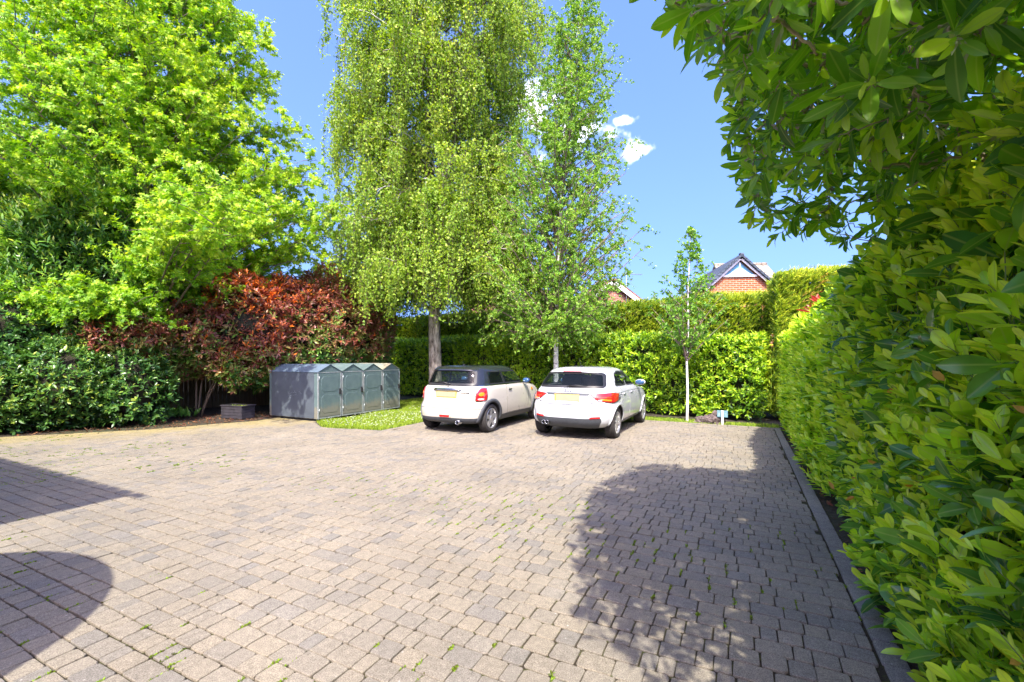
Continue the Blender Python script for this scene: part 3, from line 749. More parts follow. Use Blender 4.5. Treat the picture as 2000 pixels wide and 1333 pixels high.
P0 = path_at(trunk, np.clip(E[:, 2] - hd * rng.uniform(.35, .75, len(E)), 1.6, 13)); P1 = (P0 + E) / 2 + UP * (hd * .16)[:, None] + rng.normal(0, .25, E.shape)
lim = bezier(P0, P1, E, 9)
tb = [tubes(lim, np.linspace(1, .10, 9)[None] ** 1.4 * np.clip(.012 + .008 * hd, .012, .06)[:, None], 7)]
tb.append(tubes(trunk[None], np.array([[.30, .26, .21, .14, .03]]), 12))
ns = 13
t = np.linspace(.25, 1.0, ns)[None] + rng.uniform(-.03, .03, (len(E), ns)); t = np.clip(t, 0, 1)
Q, T = spread(P0, P1, E, t, ns)
side = norm(np.cross(T, UP)) * np.where((np.arange(ns) % 2) == 0, 1, -1)[None, :, None]
SD = norm(T * .7 + side * .75 + rng.normal(0, .28, T.shape) + UP * .12)
SL = rng.uniform(.45, 1.25, (len(E), ns)) * (1.15 - .45 * t)
Qf, SDf, SLf = Q.reshape(-1, 3), SD.reshape(-1, 3), SL.reshape(-1)
S2 = Qf + SDf * SLf[:, None] - UP * (SLf * .12)[:, None]; S1 = Qf + SDf * (SLf * .5)[:, None] + UP * .06
tb.append(tubes(bezier(Qf, S1, S2, 4), np.linspace(.011, .004, 4)[None] * np.ones((len(Qf), 1)), 4))
nt_ = 7; t = np.linspace(.2, 1, nt_)[None] + rng.uniform(-.05, .05, (len(Qf), nt_)); t = np.clip(t, 0, 1)
Q3, T3 = spread(Qf, S1, S2, t, nt_)
D3 = norm(T3 * .6 + rng.normal(0, .55, T3.shape) + UP * .1).reshape(-1, 3); Q3 = Q3.reshape(-1, 3)
lv = Leaves(); tipv = np.repeat(np.tile(np.linspace(-.12, .12, ns), len(E)), nt_)
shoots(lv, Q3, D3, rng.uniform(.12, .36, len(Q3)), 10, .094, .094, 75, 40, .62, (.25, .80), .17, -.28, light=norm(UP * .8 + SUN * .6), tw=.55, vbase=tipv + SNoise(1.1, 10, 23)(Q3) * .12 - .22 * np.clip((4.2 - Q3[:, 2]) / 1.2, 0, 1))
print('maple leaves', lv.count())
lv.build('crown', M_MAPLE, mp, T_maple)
V, L, T_ = merge_tubes(tb); mesh_obj('trunk', np_mesh('trunk', V, L, T_, True), M_BARK, mp); adopt(mp)

# weeping birch
M_BIRCH = leaf_mat('birch_leaf', [(0, (.14, .27, .03)), (.4, (.24, .41, .035)), (.75, (.37, .52, .045)), (1, (.56, .63, .10))], .5, .48, (1.2, 1.15, .4), blotch=.15)
M_BBARK = bark_mat('birch_bark_rugged', (.055, .034, .022), (.56, .49, .41), (10, 10, 3.2), .06)
M_WBARK = bark_mat('birch_bark_white', (.52, .49, .44), (.72, .70, .66), (5, 5, 9), .004, marks=(.05, .045, .04))
BC = np.array([-2.62, 15.5, 0])
b1 = empty('birch_tree', BC); tag(b1, 'big weeping birch with hanging curtains of leaves, behind the black roofed car', 'tree')
stems = [[(0, 0, -.05), (.02, 0, 1.2), (-.05, 0, 3.2), (.15, 0, 5.4), (.5, .1, 8), (1.0, .1, 11), (1.3, 0, 14.5), (1.4, 0, 17)],
         [(.0, 0, 3.6), (-.5, -.2, 5.6), (-.9, -.2, 8), (-1.2, -.1, 11), (-1.3, 0, 15)],
         [(.1, 0, 4.6), (.4, .5, 7), (.3, .9, 10), (.2, 1.1, 14)],
         [(.3, 0, 6.4), (.35, -.5, 8.4), (.1, -.7, 11), (-.1, -.8, 15)]]
tb = []; stems = [np.array(s) + BC for s in stems]
def resample(p, k):
    d = np.r_[0, np.cumsum(np.linalg.norm(np.diff(p, axis=0), axis=1))]; x = np.linspace(0, d[-1], k)
    q = np.stack([np.interp(x, d, p[:, i]) for i in range(3)], -1)
    for _ in range(3): q[1:-1] = (q[:-2] + 2 * q[1:-1] + q[2:]) / 4
    return q
low = resample(stems[0], 40); tb_low = tubes(low[:12][None], np.linspace(.235, .165, 12)[None], 16)
tb.append(tubes(low[11:][None], np.linspace(.166, .02, 29)[None], 10))
for s, r in zip(stems[1:], (.10, .08, .08)): q = resample(s, 24); tb.append(tubes(q[None], np.linspace(r, .012, 24)[None], 8))
prof = [(2.9, 2.6), (4.2, 3.3), (6, 3.1), (8, 3.1), (10, 3.6), (13, 3.8), (15, 3.2), (17, 1.8)]
n = 175
bf = lambda z, a: 1 + .13 * np.sin(a * 4 + z * .9)
E, az, r = env_targets(n, BC + np.array([.12, 0, 0]), prof, (3.9, 17), .45, bf)
E2, az2, r2 = env_targets(60, BC + np.array([.1, 0, 0]), prof, (3.7, 6.4), .35, bf)
E = np.concatenate([E, E2]); n = len(E)
si = rng.integers(0, 4, n); P0 = np.zeros_like(E)
for k in range(4):
    zmin_, zmax_ = stems[k][:, 2].min() + .4, stems[k][:, 2].max() - .2
    q = si == k; P0[q] = path_at(stems[k], np.clip(E[q, 2] - rng.uniform(.4, 2.2, q.sum()), max(zmin_, 3.0), zmax_))
hd = np.linalg.norm((E - P0)[:, :2], axis=1)
P1 = (P0 + E) / 2 + UP * (hd * .40)[:, None] + rng.normal(0, .2, E.shape)
wl_ = np.arange(n) % 3 == 0; lim_r = np.linspace(1, .2, 8)[None] * np.clip(.012 + .010 * hd, .012, .045)[:, None]; lim_p = bezier(P0, P1, E, 8)
tb.append(tubes(lim_p[wl_], lim_r[wl_], 6)); tb_dark = tubes(lim_p[~wl_], lim_r[~wl_] * .8, 5)
ms_, nb = 5, 10; t = np.clip(np.linspace(.5, 1, ms_)[None] + rng.uniform(-.08, .08, (n, ms_)), 0, 1)
Q, T = spread(P0, P1, E, t, ms_); Q = Q + rng.normal(0, .20, Q.shape)
tb.append(tubes(bezier((lambda q: q)(spread(P0, P1, E, np.clip(t - .12, 0, 1), ms_)[0].reshape(-1, 3)), (Q - UP * -.10).reshape(-1, 3), Q.reshape(-1, 3), 4), np.linspace(.008, .004, 4)[None] * np.ones((Q.shape[0] * ms_, 1)), 4))
Q = (Q[:, :, None] + rng.normal(0, .13, Q.shape[:2] + (nb, 3)) * np.array([1, 1, .8])).reshape(-1, 3); T = np.repeat(T.reshape(-1, 3), nb, 0)
tw = np.repeat(rng.normal(0, 1, (len(Q) // nb, 3)), nb, 0) * .22 + rng.normal(0, 1, (len(Q), 3)) * .12 + T * .25; tw[:, 2] = 0
SL = np.clip(np.repeat(rng.gamma(3.2, .42, len(Q) // nb), nb) * rng.uniform(.6, 1.15, len(Q)), .35, 3.2); SL = np.minimum(SL, np.maximum(Q[:, 2] - rng.uniform(2.5, 3.4, len(Q)), .3))
S2 = Q + tw * .7 - UP * SL[:, None]; S1 = Q + tw * .8 + UP * .10
tb_s = tubes(bezier(Q, S1, S2, 6), np.linspace(.006, .0022, 6)[None] * np.ones((len(Q), 1)), 3)
lv = Leaves(); nl = 47
t = rng.uniform(.02, 1, (len(Q), nl)); live = t * 0 + (rng.uniform(0, 1, (len(Q), nl)) < np.clip(SL / 1.7, .3, 1)[:, None])
Ql, Tl = spread(Q, S1, S2, t, nl); ok = live.reshape(-1) > 0
Ql = Ql.reshape(-1, 3)[ok] + rng.normal(0, .05, (ok.sum(), 3)); nn = len(Ql)
cn = SNoise(1.0, 12, 29)(Ql)
lv.add(Ql, rand_unit(nn) * .8 - UP * .7, rand_unit(nn) * .9 + norm(UP * .3 + SUN) * .9, rng.uniform(.06, .10, nn), rng.uniform(.05, .078, nn), np.clip(rng.normal(.50, .22, nn) + cn * .10, 0, 1), -.1)
print('birch leaves', lv.count(), 'strands', len(Q))
lv.build('crown', M_BIRCH, b1, T_birch)
trk = mesh_obj('trunk', np_mesh('trunk', *tb_low, True), M_BBARK, b1)
V, L, T_ = merge_tubes(tb); mesh_obj('limbs', np_mesh('limbs', V, L, T_, True), M_WBARK, b1)
mesh_obj('twigs', np_mesh('twigs', *merge_tubes([tb_s, tb_dark]), True), M_TWIG, b1); adopt(b1)

# upright birch
M_BIRCH2 = leaf_mat('birch_leaf_fresh', [(0, (.10, .25, .03)), (.4, (.19, .39, .035)), (.75, (.33, .52, .05)), (1, (.58, .66, .14))], .45, .46, (1.2, 1.2, .45), blotch=.15)
M_BTWIG = bark_mat('birch_twig', (.12, .08, .06), (.30, .22, .18), bmp=.004)
def airy_tree(name, label, C, trunk, prof, zr, nlimb, nsec, ntw, leaf, leaves_per, mat_leaf, mat_bark, r0, rise=.75, inner=.4, seclen=(.25, .7), droop=.25, base_z=2.4, var=(.2, .8), fac=None, upb=.25, tmpl=T_birch, secup=.1, light=None):
    root = empty(name, C); tag(root, label, 'tree')
    tr = resample(np.array(trunk) + np.array(C), 40)
    E, az, r = env_targets(nlimb, np.array(C), prof, zr, inner, fac)
    ax = path_at(tr, E[:, 2]); E[:, :2] += ax[:, :2] - np.array(C)[None, :2]
    hd = np.linalg.norm(E[:, :2] - ax[:, :2], axis=1)
    P0 = path_at(tr, np.clip(E[:, 2] - hd * rise * rng.uniform(.8, 1.3, nlimb), base_z, tr[:, 2].max() - .1)); P1 = (P0 + E) / 2 + (ax - E) * np.array([.10, .10, 0]) + rng.normal(0, .08, E.shape)
    tb = [tubes(bezier(P0, P1, E, 7), np.linspace(1, .25, 7)[None] * np.clip(.006 + .012 * hd, .006, .03)[:, None], 5)]
    t = np.clip(np.linspace(.2, 1, nsec)[None] + rng.uniform(-.05, .05, (nlimb, nsec)), 0, 1); Q, T = spread(P0, P1, E, t, nsec)
    D = norm(T * .6 + rng.normal(0, .5, T.shape) + UP * secup).reshape(-1, 3); Q = Q.reshape(-1, 3); Ls = rng.uniform(*seclen, len(Q))
    S1 = Q + D * (Ls * .55)[:, None]; S2 = Q + D * Ls[:, None] - UP * (Ls * droop)[:, None]
    tb.append(tubes(bezier(Q, S1, S2, 4), np.linspace(.0045, .002, 4)[None] * np.ones((len(Q), 1)), 3))
    t = rng.uniform(.1, 1, (len(Q), ntw)); Q3, T3 = spread(Q, S1, S2, t, ntw); Q3 = Q3.reshape(-1, 3); T3 = T3.reshape(-1, 3)
    lv = Leaves(); D3 = norm(T3 * .4 + rng.normal(0, .6, T3.shape) - UP * droop)
    shoots(lv, Q3, D3, rng.uniform(.04, .12, len(Q3)), leaves_per, leaf[0], leaf[1], 75, 40, upb, var, .18, -.1, light=light, tw=.6)
    print(name, lv.count())
    lv.build('crown', mat_leaf, root, tmpl)
    V, L, T_ = merge_tubes(tb); mesh_obj('limbs', np_mesh('limbs', V, L, T_, True), M_BTWIG, root)
    mesh_obj('trunk', np_mesh('trunk', *tubes(tr[None], np.linspace(r0, .008, 40)[None], 12), True), mat_bark, root)
    adopt(root); return root
airy_tree('birch_tree', 'slender upright silver birch rising behind the white roofed car, sky showing through', (1.33, 13.6, 0),
          [(0, 0, -.05), (-.02, 0, 2), (.02, 0, 4), (.15, 0, 7), (.45, 0, 10), (.75, 0, 12.3)],
          [(2.3, 1.8), (3.2, 2.35), (5, 2.4), (6.5, 2.15), (8, 1.8), (9.5, 1.45), (11, 1.0), (12.6, .3)], (2.3, 12.5), 270, 12, 10, (.054, .047), 4, M_BIRCH2, M_WBARK, .085, rise=.95, inner=.35, seclen=(.3, .8), droop=.45, fac=lambda z, a: 1 + .08 * np.sin(a * 3 + z * 2), base_z=2.2)
airy_tree('birch_sapling', 'young thin birch sapling with a pale trunk in the grass strip before the back hedge', tuple(px(1342, 822, 11.62) * np.array([1, 1, 0])),
          [(0, 0, -.03), (.015, 0, .8), (-.01, .01, 1.6), (.035, 0, 2.4), (.02, 0, 3.2), (.10, 0, 4.9)],
          [(2.2, .55), (2.7, 1.08), (3.2, .98), (3.8, .55), (4.4, .22), (4.95, .06)], (2.3, 4.95), 44, 7, 5, (.074, .054), 3, M_BIRCH2, M_WBARK, .034, rise=1.25, inner=.45, seclen=(.12, .34), droop=.5, base_z=1.5, var=(.05, .6), secup=.35)
# far tree between the maple and the weeping birch
airy_tree('distant_tree', 'small pale grey green tree far off between the maple and the weeping birch', (-10.4, 27.5, 0), [(0, 0, -.05), (.1, 0, 3), (0, 0, 6), (.1, 0, 9.6)],
          [(1.5, 2.4), (4, 2.6), (6.5, 1.8), (8.5, .9), (9.8, .1)], (1.5, 9.7), 90, 8, 6, (.14, .10), 3, leaf_mat('grey_green_leaf', [(0, (.06, .10, .07)), (1, (.17, .24, .16))], .7, .2, blotch=.1), M_BARK, .14, base_z=.9)

# overhanging tree at top right: long leaves in rosettes
M_LONG = leaf_mat('long_leaf', [(0, (.05, .14, .02)), (.4, (.15, .32, .024)), (.75, (.30, .48, .03)), (1, (.50, .62, .06))], .34, .5, (2.0, 2.0, .4), rib=True, blotch=.15)
M_BUD = leaf_mat('downy_bud', [(0, (.26, .30, .16)), (1, (.42, .46, .30))], .8, .2, blotch=.1)
M_LBARK = bark_mat('smooth_limb', (.22, .17, .11), (.46, .37, .26), (9, 9, 9), .004)
TC = W(1.75, 2.5, 0)
ov = empty('overhanging_tree', TC); tag(ov, 'tree with long drooping leaves leaning over the hedge at the top right', 'tree')
tr = resample(np.array([W(1.75, 2.5, -.03), W(1.72, 2.5, 1.2), W(1.66, 2.5, 2.4), W(1.5, 2.45, 3.4), W(1.3, 2.3, 4.6)]), 16)
tb = [tubes(tr[None], np.linspace(.10, .03, 16)[None], 10)]
c0 = np.array([.93, 2.15, 3.70]); rad = np.array([1.45, 2.05, 1.50])
limbs = [np.array([tr[10], px(2000, 95, 2.35), px(1850, 100, 2.45), px(1660, 95, 2.6), px(1540, 112, 2.7), px(1420, 85, 2.85)]),
         np.array([tr[9], px(1930, 352, 2.75), px(1820, 332, 2.85), px(1690, 282, 3.0), px(1610, 215, 3.05), px(1545, 150, 3.1)]),
         np.array([tr[11], W(1.0, 1.6, 3.7), W(.4, 1.1, 3.9), W(-.1, .9, 4.1)]),
         np.array([tr[12], W(1.1, 3.0, 4.2), W(.7, 3.6, 4.4), W(.3, 3.9, 4.4)]),
         np.array([tr[12], W(1.0, 2.2, 4.6), W(.5, 2.1, 5.0), W(.1, 2.0, 5.0)]),
         np.array([tr[9], W(1.5, 1.4, 3.2), W(1.4, .7, 3.5), W(1.1, .2, 3.8)]),
         np.array([tr[11], W(2.0, 2.6, 4.2), W(2.3, 2.8, 4.5)])]
pts = []
for q in limbs:
    qd = resample(q, 70); q = resample(q, 18); tb.append(tubes(q[None], np.linspace(.040, .010, 18)[None], 8)); pts.append(qd[12:])
pts = np.concatenate(pts)
k = 5600; u_ = rng.uniform(-1, 1, (k, 3)); u_ = u_[(np.abs(u_) ** np.array([3.2, 2.6, 3.6])).sum(1) < 1]
Tg = W3(c0 + u_ * rad * (1 + .10 * SNoise(2.2, 8, 40)(u_))[:, None])
Tg = Tg[(Tg[:, 2] > 2.30) & (Tg @ D1 > -.52)]
# keep the crown clear of the open sky on its left edge, as seen from the drive
pxx = 1000 + 889 * Tg[:, 0] / np.maximum(Tg[:, 1], .2); pyy = 698 - 889 * (Tg[:, 2] - 1.62) / np.maximum(Tg[:, 1], .2)
edge = np.interp(pyy, [-200, 0, 100, 190, 280, 340, 420, 470, 500], [1215, 1280, 1335, 1425, 1395, 1400, 1455, 1510, 1680])
Tg = Tg[(Tg[:, 1] < .3) | (pxx > edge + 22)]
dd = ((Tg[:, None] - pts[None]) ** 2).sum(-1).min(1); Tg = Tg[np.argsort(dd)]; S0 = np.zeros_like(Tg); par = np.full(len(Tg), -1); wgt = np.ones(len(Tg))
for q_ in range(len(Tg)):                                # each twig forks off the nearest twig or limb already grown
    known = np.concatenate([pts, Tg[:q_]]); d_ = ((known - Tg[q_]) ** 2).sum(1); d_[:len(pts)] *= .8; w_ = int(d_.argmin()); S0[q_] = known[w_]; par[q_] = w_ - len(pts)
for q_ in range(len(Tg) - 1, -1, -1):
    if par[q_] >= 0: wgt[par[q_]] += wgt[q_]
S1 = S0 + (Tg - S0) * .45 + rng.normal(0, .2, Tg.shape) * np.minimum(np.linalg.norm(Tg - S0, axis=1), .5)[:, None]; br = bezier(S0, S1, Tg, 8); br[:, 1:-1] += rng.normal(0, .008, br[:, 1:-1].shape); ln = np.linalg.norm(Tg - S0, axis=1)
tb.append(tubes(br, np.linspace(1, .72, 8)[None] * np.clip(.0028 * wgt ** .42, .003, .018)[:, None], 5))
D = norm(norm(Tg - S0) * .6 + norm(Tg - W3(c0)) * .45 + rand_unit(len(Tg)) * .3 + UP * .1)
lv = Leaves(); shoots(lv, Tg - D * .07, D, rng.uniform(.06, .13, len(Tg)), 10, .100, .031, 72, 24, .35, (.04, .82), .20, -.26, tw=.35)
print('overhang leaves', lv.count()); lv.build('crown', M_LONG, ov, T_hi, True, True)
lv = Leaves(); sel = rng.uniform(0, 1, len(Tg)) < .55
shoots(lv, Tg[sel], D[sel], .035, 6, .05, .010, 35, 10, .1, (0, 1), .3, .1); lv.build('buds', M_BUD, ov, T_lo)
V, L, T_ = merge_tubes(tb); mesh_obj('trunk', np_mesh('trunk', V, L, T_, True), M_LBARK, ov); adopt(ov)

# ================================================================== STRUCTURES AND SMALL THINGS
# --- fence of upright boards with a lattice top, behind the photinia
m, nt, b = new_mat('weathered_board')
tc = N(nt, 'ShaderNodeTexCoord'); mpn = N(nt, 'ShaderNodeMapping'); mpn.inputs['Scale'].default_value = (30, 30, 1.6); nt.links.new(tc.outputs['Object'], mpn.inputs[0])
nz = noise(nt, 1, 5, .6, vec=mpn.outputs[0]); nz2 = noise(nt, 1.3, 4, .6)
c = ramp(nt, nz, [(.3, (.10, .065, .035)), (.7, (.26, .18, .10))]); c = mixc(nt, ramp(nt, nz2, [(.4, 0.0), (.7, .5)]), c, (.12, .12, .05))
nt.links.new(c, b.inputs['Base Color']); b.inputs['Roughness'].default_value = .9; bump(nt, b, nz, .01); M_BOARD = m
M_LATT = simple('lattice_wood', (.42, .34, .26), .9, var=.25, scale=12)
FA, FB = np.array([-15.6, 11.2]), np.array([-4.9, 17.9])
fd = (FB - FA) / np.linalg.norm(FB - FA); fl = float(np.linalg.norm(FB - FA))
fe = empty('garden_fence', (FA[0], FA[1], 0), math.atan2(fd[1], fd[0])); tag(fe, 'weathered wooden board fence with a lattice top, glimpsed behind the photinia', 'fence')
mb = MB(); x = 0
while x < fl:
    w = .118 + rng.normal(0, .004); mb.box((x + w / 2, rng.normal(0, .004), .87), (w - .004, .018, 1.82 + rng.normal(0, .006))); x += w - .001
mb.box((fl / 2, .05, .45), (fl, .04, .09)).box((fl / 2, .05, 1.5), (fl, .04, .09)); mb.build('boards', M_BOARD, fe)
mb = MB()
for k in range(int(fl / .08)):
    x = k * .08
    for s in (-1, 1): mb.box((x, .012 * s, 1.98), (.020, .009, .52), rot=Matrix.Rotation(s * R(45), 3, 'Y'))
mb.box((fl / 2, 0, 1.79), (fl, .045, .035)).box((fl / 2, 0, 2.17), (fl, .045, .035)); mb.build('lattice', M_LATT, fe)
x = .9
while x < fl:
    MB().box((x, -.055, 1.08), (.09, .09, 2.22), .006).build('post', M_BOARD, fe); x += 1.83

# --- bike lockers: a row of four gabled metal boxes
m, nt, b = new_mat('locker_steel')
nz = noise(nt, 2.3, 6, .65); nz2 = noise(nt, 34, 4, .6)
tc = N(nt, 'ShaderNodeTexCoord'); sp = N(nt, 'ShaderNodeSeparateXYZ'); nt.links.new(tc.outputs['Object'], sp.inputs[0])
c = ramp(nt, nz, [(.3, (.105, .16, .168)), (.7, (.165, .23, .228))])
c = mixc(nt, ramp(nt, nz2, [(.6, 0.0), (.8, .35)]), c, (.30, .31, .28))
mud = N(nt, 'ShaderNodeMath', operation='ADD'); nt.links.new(sp.outputs[2], mud.inputs[0])
mm = N(nt, 'ShaderNodeMath', operation='MULTIPLY'); nt.links.new(noise(nt, 3.5, 5, .7), mm.inputs[0]); mm.inputs[1].default_value = -.55; nt.links.new(mm.outputs[0], mud.inputs[1])
c = mixc(nt, ramp(nt, mud.outputs[0], [(.0, .55), (.16, 0.0)]), c, (.30, .25, .17))
nt.links.new(c, b.inputs['Base Color']); b.inputs['Roughness'].default_value = .42; b.inputs['Metallic'].default_value = .25; b.inputs['Specular IOR Level'].default_value = .5
nt.links.new(ramp(nt, nz2, [(.3, .34), (.7, .55)]), b.inputs['Roughness'])
bump(nt, b, nz, .01, .5); M_LOCK = m
M_LOCKD = simple('locker_side_dark', (.085, .105, .13), .5, .1, var=.18, scale=2.5)  # side panel tone, darker and bluer than the doors
M_LTRIM = simple('galvanised_trim', (.42, .46, .47), .45, .5, var=.15, scale=10)
M_BLACK = simple('black_plastic', (.02, .02, .022), .45, var=.2)
M_DARKGAP = simple('dark_gap', (.012, .012, .013), .9, var=.2)
LW, LD, LE, LR = .775, 1.86, 1.24, 1.42
lab = ['bike locker nearest the planter, its long dark side wall showing', 'second bike locker from the dark side wall, pale roof, handle at its right edge',
       'third bike locker from the dark side wall, between two others', 'bike locker at the lawn end of the row, roof mossy on its near slope']
M_MOSSROOF = None
for k in range(4):
    # local frame: y runs out of the door (towards D1), x runs along the row away from the viewer
    rt = empty('bike_locker', W(-9.56, 8.05 + k * LW, 0), SITE_ROT)
    tag(rt, lab[k], 'bike locker', 'row of steel bike lockers')
    x0, x1 = .012, LW - .012   # along v (local +y), depth along -u (local -x)
    pent = [(x0, .05), (x1, .05), (x1, LE), ((x0 + x1) / 2, LR), (x0, LE)]
    mb = MB(); mb.prism([(p, q) for p, q in pent], -LD, -.012, axis='x')
    body = mb.build('body', M_LOCK, rt)
    if k == 0:
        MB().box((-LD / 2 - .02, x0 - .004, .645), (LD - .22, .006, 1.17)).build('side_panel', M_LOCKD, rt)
        mb = MB()
        sr = np.random.default_rng(5)
        for i in range(9):
            a = np.array([-.55 - .5 * sr.uniform(0, 1), x0 - .0085, .60 + sr.uniform(-.05, .12)])
            q = [a + np.array([-.03 * j - .012 * sr.normal(), 0, .030 * sr.normal()]) for j in range(5)]
            mb.tube(q, .0011, 4, False)
        mb.build('scratch_marks', simple('scratch', (.38, .44, .52), .6), rt)
    # roof: two folded sheets with a small overhang
    mb = MB(); t = .012; o = .022; sl = (LR - LE) / ((x1 - x0) / 2)
    xm = (x0 + x1) / 2
    mb.prism([(x0 - o, LE - o * sl + .004), (xm, LR + .004), (x1 + o - .012, LE - o * sl + .004), (x1 + o - .012, LE - o * sl + .004 + t), (xm, LR + .004 + t), (x0 - o, LE - o * sl + .004 + t)], -LD - .02, .028, axis='x')
    if k == 3:
        mm_, nt_, b_ = new_mat('mossy_roof'); nz_ = noise(nt_, 2.6, 5, .7)
        nt_.links.new(ramp(nt_, nz_, [(.40, (.17, .21, .20)), (.62, (.32, .28, .18))]), b_.inputs['Base Color']); b_.inputs['Roughness'].default_value = .8; M_MOSSROOF = mm_
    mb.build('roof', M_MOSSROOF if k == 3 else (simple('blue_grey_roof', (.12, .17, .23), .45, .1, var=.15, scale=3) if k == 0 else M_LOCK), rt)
    # front frame and door
    mb = MB()
    for xx in (x0 + .014, x1 - .014): mb.box((0, xx, .645), (.03, .028, 1.19))
    mb.box((0, xm, LE - .012), (.032, x1 - x0 - .056, .022)).box((0, xm, .066), (.032, x1 - x0 - .056, .032)); mb.build('frame', M_LTRIM, rt)
    MB().prism([(x0 + .004, LE + .001), (x1 - .004, LE + .001), (xm, LR - .004)], -.010, .010, axis='x').build('gable_panel', M_LOCK, rt)
    dr = MB().box((0, xm, .66), (.022, x1 - x0 - .066, 1.13), .004).build('door', M_LOCK, rt)
    def octo(cx, cz, w, h, c_): return [(cx - w + c_, cz - h), (cx + w - c_, cz - h), (cx + w, cz - h + c_), (cx + w, cz + h - c_), (cx + w - c_, cz + h), (cx - w + c_, cz + h), (cx - w, cz + h - c_), (cx - w, cz - h + c_)]
    mb = MB()
    for cz, hh in ((.93, .20), (.42, .235)): mb.prism(octo(xm, cz, .27, hh, .075), .008, .0165, axis='x')
    pn = mb.build('embossed_panel', M_LOCK, dr)
    bv = pn.modifiers.new('b', 'BEVEL'); bv.width = .007; bv.segments = 2
    for hz in (.25, 1.08): MB().tube([(.012, x0 + .036, hz - .05), (.012, x0 + .036, hz + .05)], .010, 8).build('hinge', M_LTRIM, dr)
    hx = x1 - .062
    mb = MB().box((.028, hx, .72), (.03, .045, .15), .008).box((.05, hx + .004, .70), (.02, .024, .11), .006); mb.build('handle', M_BLACK, dr)
    MB().box((-LD / 2, xm, .025), (LD - .1, x1 - x0 - .06, .05)).build('plinth', M_DARKGAP, rt)

# --- slatted planter box
M_PLANT = simple('dark_plank', (.035, .032, .042), .7, var=.35, scale=9, bmp=.003)
pc = px(456, 818, 12.0); pl = empty('planter_box', (pc[0], pc[1] + .2, -.01), SITE_ROT + .12); tag(pl, 'small dark slatted planter box on the soil beside the bike lockers', 'planter')
for q, f in (('front', -1), ('back', 1)):
    mb = MB()
    for i in range(4): mb.box((0, f * .19, .045 + i * .082), (.74, .022, .074), .004)
    mb.build('side_slats', M_PLANT, pl)
for f in (-1, 1):
    mb = MB()
    for i in range(4): mb.box((f * .36, 0, .045 + i * .082), (.022, .355, .074), .004)
    mb.build('end_slats', M_PLANT, pl)
mb = MB().box((0, -.19, .345), (.80, .05, .022)).box((0, .19, .345), (.80, .05, .022)).box((-.375, 0, .345), (.05, .33, .022)).box((.375, 0, .345), (.05, .33, .022)); mb.build('rim', M_PLANT, pl)
mb = MB().box((0, 0, .30), (.70, .35, .03)); mb.build('compost', M_SOIL, pl)
lv = Leaves(); k = 260; q = np.c_[rng.uniform(-.33, .33, k), rng.uniform(-.16, .16, k), np.full(k, .315)]
lv.add(q, rand_unit(k) + UP * .5, UP + rand_unit(k) * .5, rng.uniform(.02, .06, k), rng.uniform(.01, .02, k), rng.uniform(.2, .9, k), -.2); lv.build('seedlings', M_GRASS, pl, T_lo)

# --- broad leaved weeds by the photinia stems
wd = empty('leafy_weed', px(350, 815, 12.2) * np.array([1, 1, 0])); tag(wd, 'clump of broad green weed leaves at the foot of the photinia stems', 'plant')
lv = Leaves(); k = 60; q = np.c_[rng.normal(0, .22, k), rng.normal(0, .16, k), rng.uniform(0, .08, k)]
lv.add(q, np.c_[rng.normal(0, .6, (k, 2)), np.full(k, .9)], rand_unit(k) + UP * .4, rng.uniform(.16, .30, k), rng.uniform(.06, .10, k), rng.uniform(.2, .8, k), -.35); lv.build('leaves', M_VIB, wd, T_mid)

# --- little sign on a white post, seen from behind
M_WHITE = simple('white_paint', (.78, .78, .76), .55, var=.06, scale=8)
sp_ = px(1411, 829, 10.98); sg = empty('sign_post', (sp_[0], sp_[1], -.02), SITE_ROT); tag(sg, 'short white post with a small pale blue board at the edge of the paving', 'sign')
MB().box((0, 0, .165), (.052, .045, .37), .004).build('post', M_WHITE, sg)
bd = MB().box((0, .028, .27), (.235, .010, .165), .004).build('sign_board', simple('pale_blue_board', (.14, .27, .32), .4, var=.12), sg)
mb = MB().box((-.07, .0225, .26), (.030, .002, .06)).box((-.088, .0225, .225), (.05, .002, .012)).box((.065, .0225, .275), (.05, .002, .012)).box((.078, .0225, .25), (.012, .002, .05))
mb.build('lettering', simple('board_mark_grey', (.28, .42, .42), .5), bd)
# --- mound of bark and stone
M_BARKM = simple('bark_heap', (.15, .115, .11), .95, var=.6, scale=11, bmp=.03)
bm = bmesh.new(); bmesh.ops.create_icosphere(bm, subdivisions=5, radius=1.0); sn = SNoise(4, 12, 60); sn2 = SNoise(14, 12, 61)
P = np.array([v.co for v in bm.verts]); f = 1 + .22 * sn(P) + .14 * sn2(P); P = P * f[:, None] * np.array([.36, .17, .21]); P[:, 2] *= (1 + .2 * (P[:, 0] > .08) * 1.0 * np.exp(-((P[:, 0] - .14) / .12) ** 2))
for v, q in zip(bm.verts, P): v.co = q
me = bpy.data.meshes.new('bark_mound'); bm.to_mesh(me); bm.free()
bo = mesh_obj('bark_mound', me, M_BARKM); q = px(1385, 822, 11.25); bo.location = (q[0], q[1], -.02); bo.rotation_euler = (0, 0, SITE_ROT); tag(bo, 'low mound of grey brown bark on the grass beside the white post', 'bark mound')

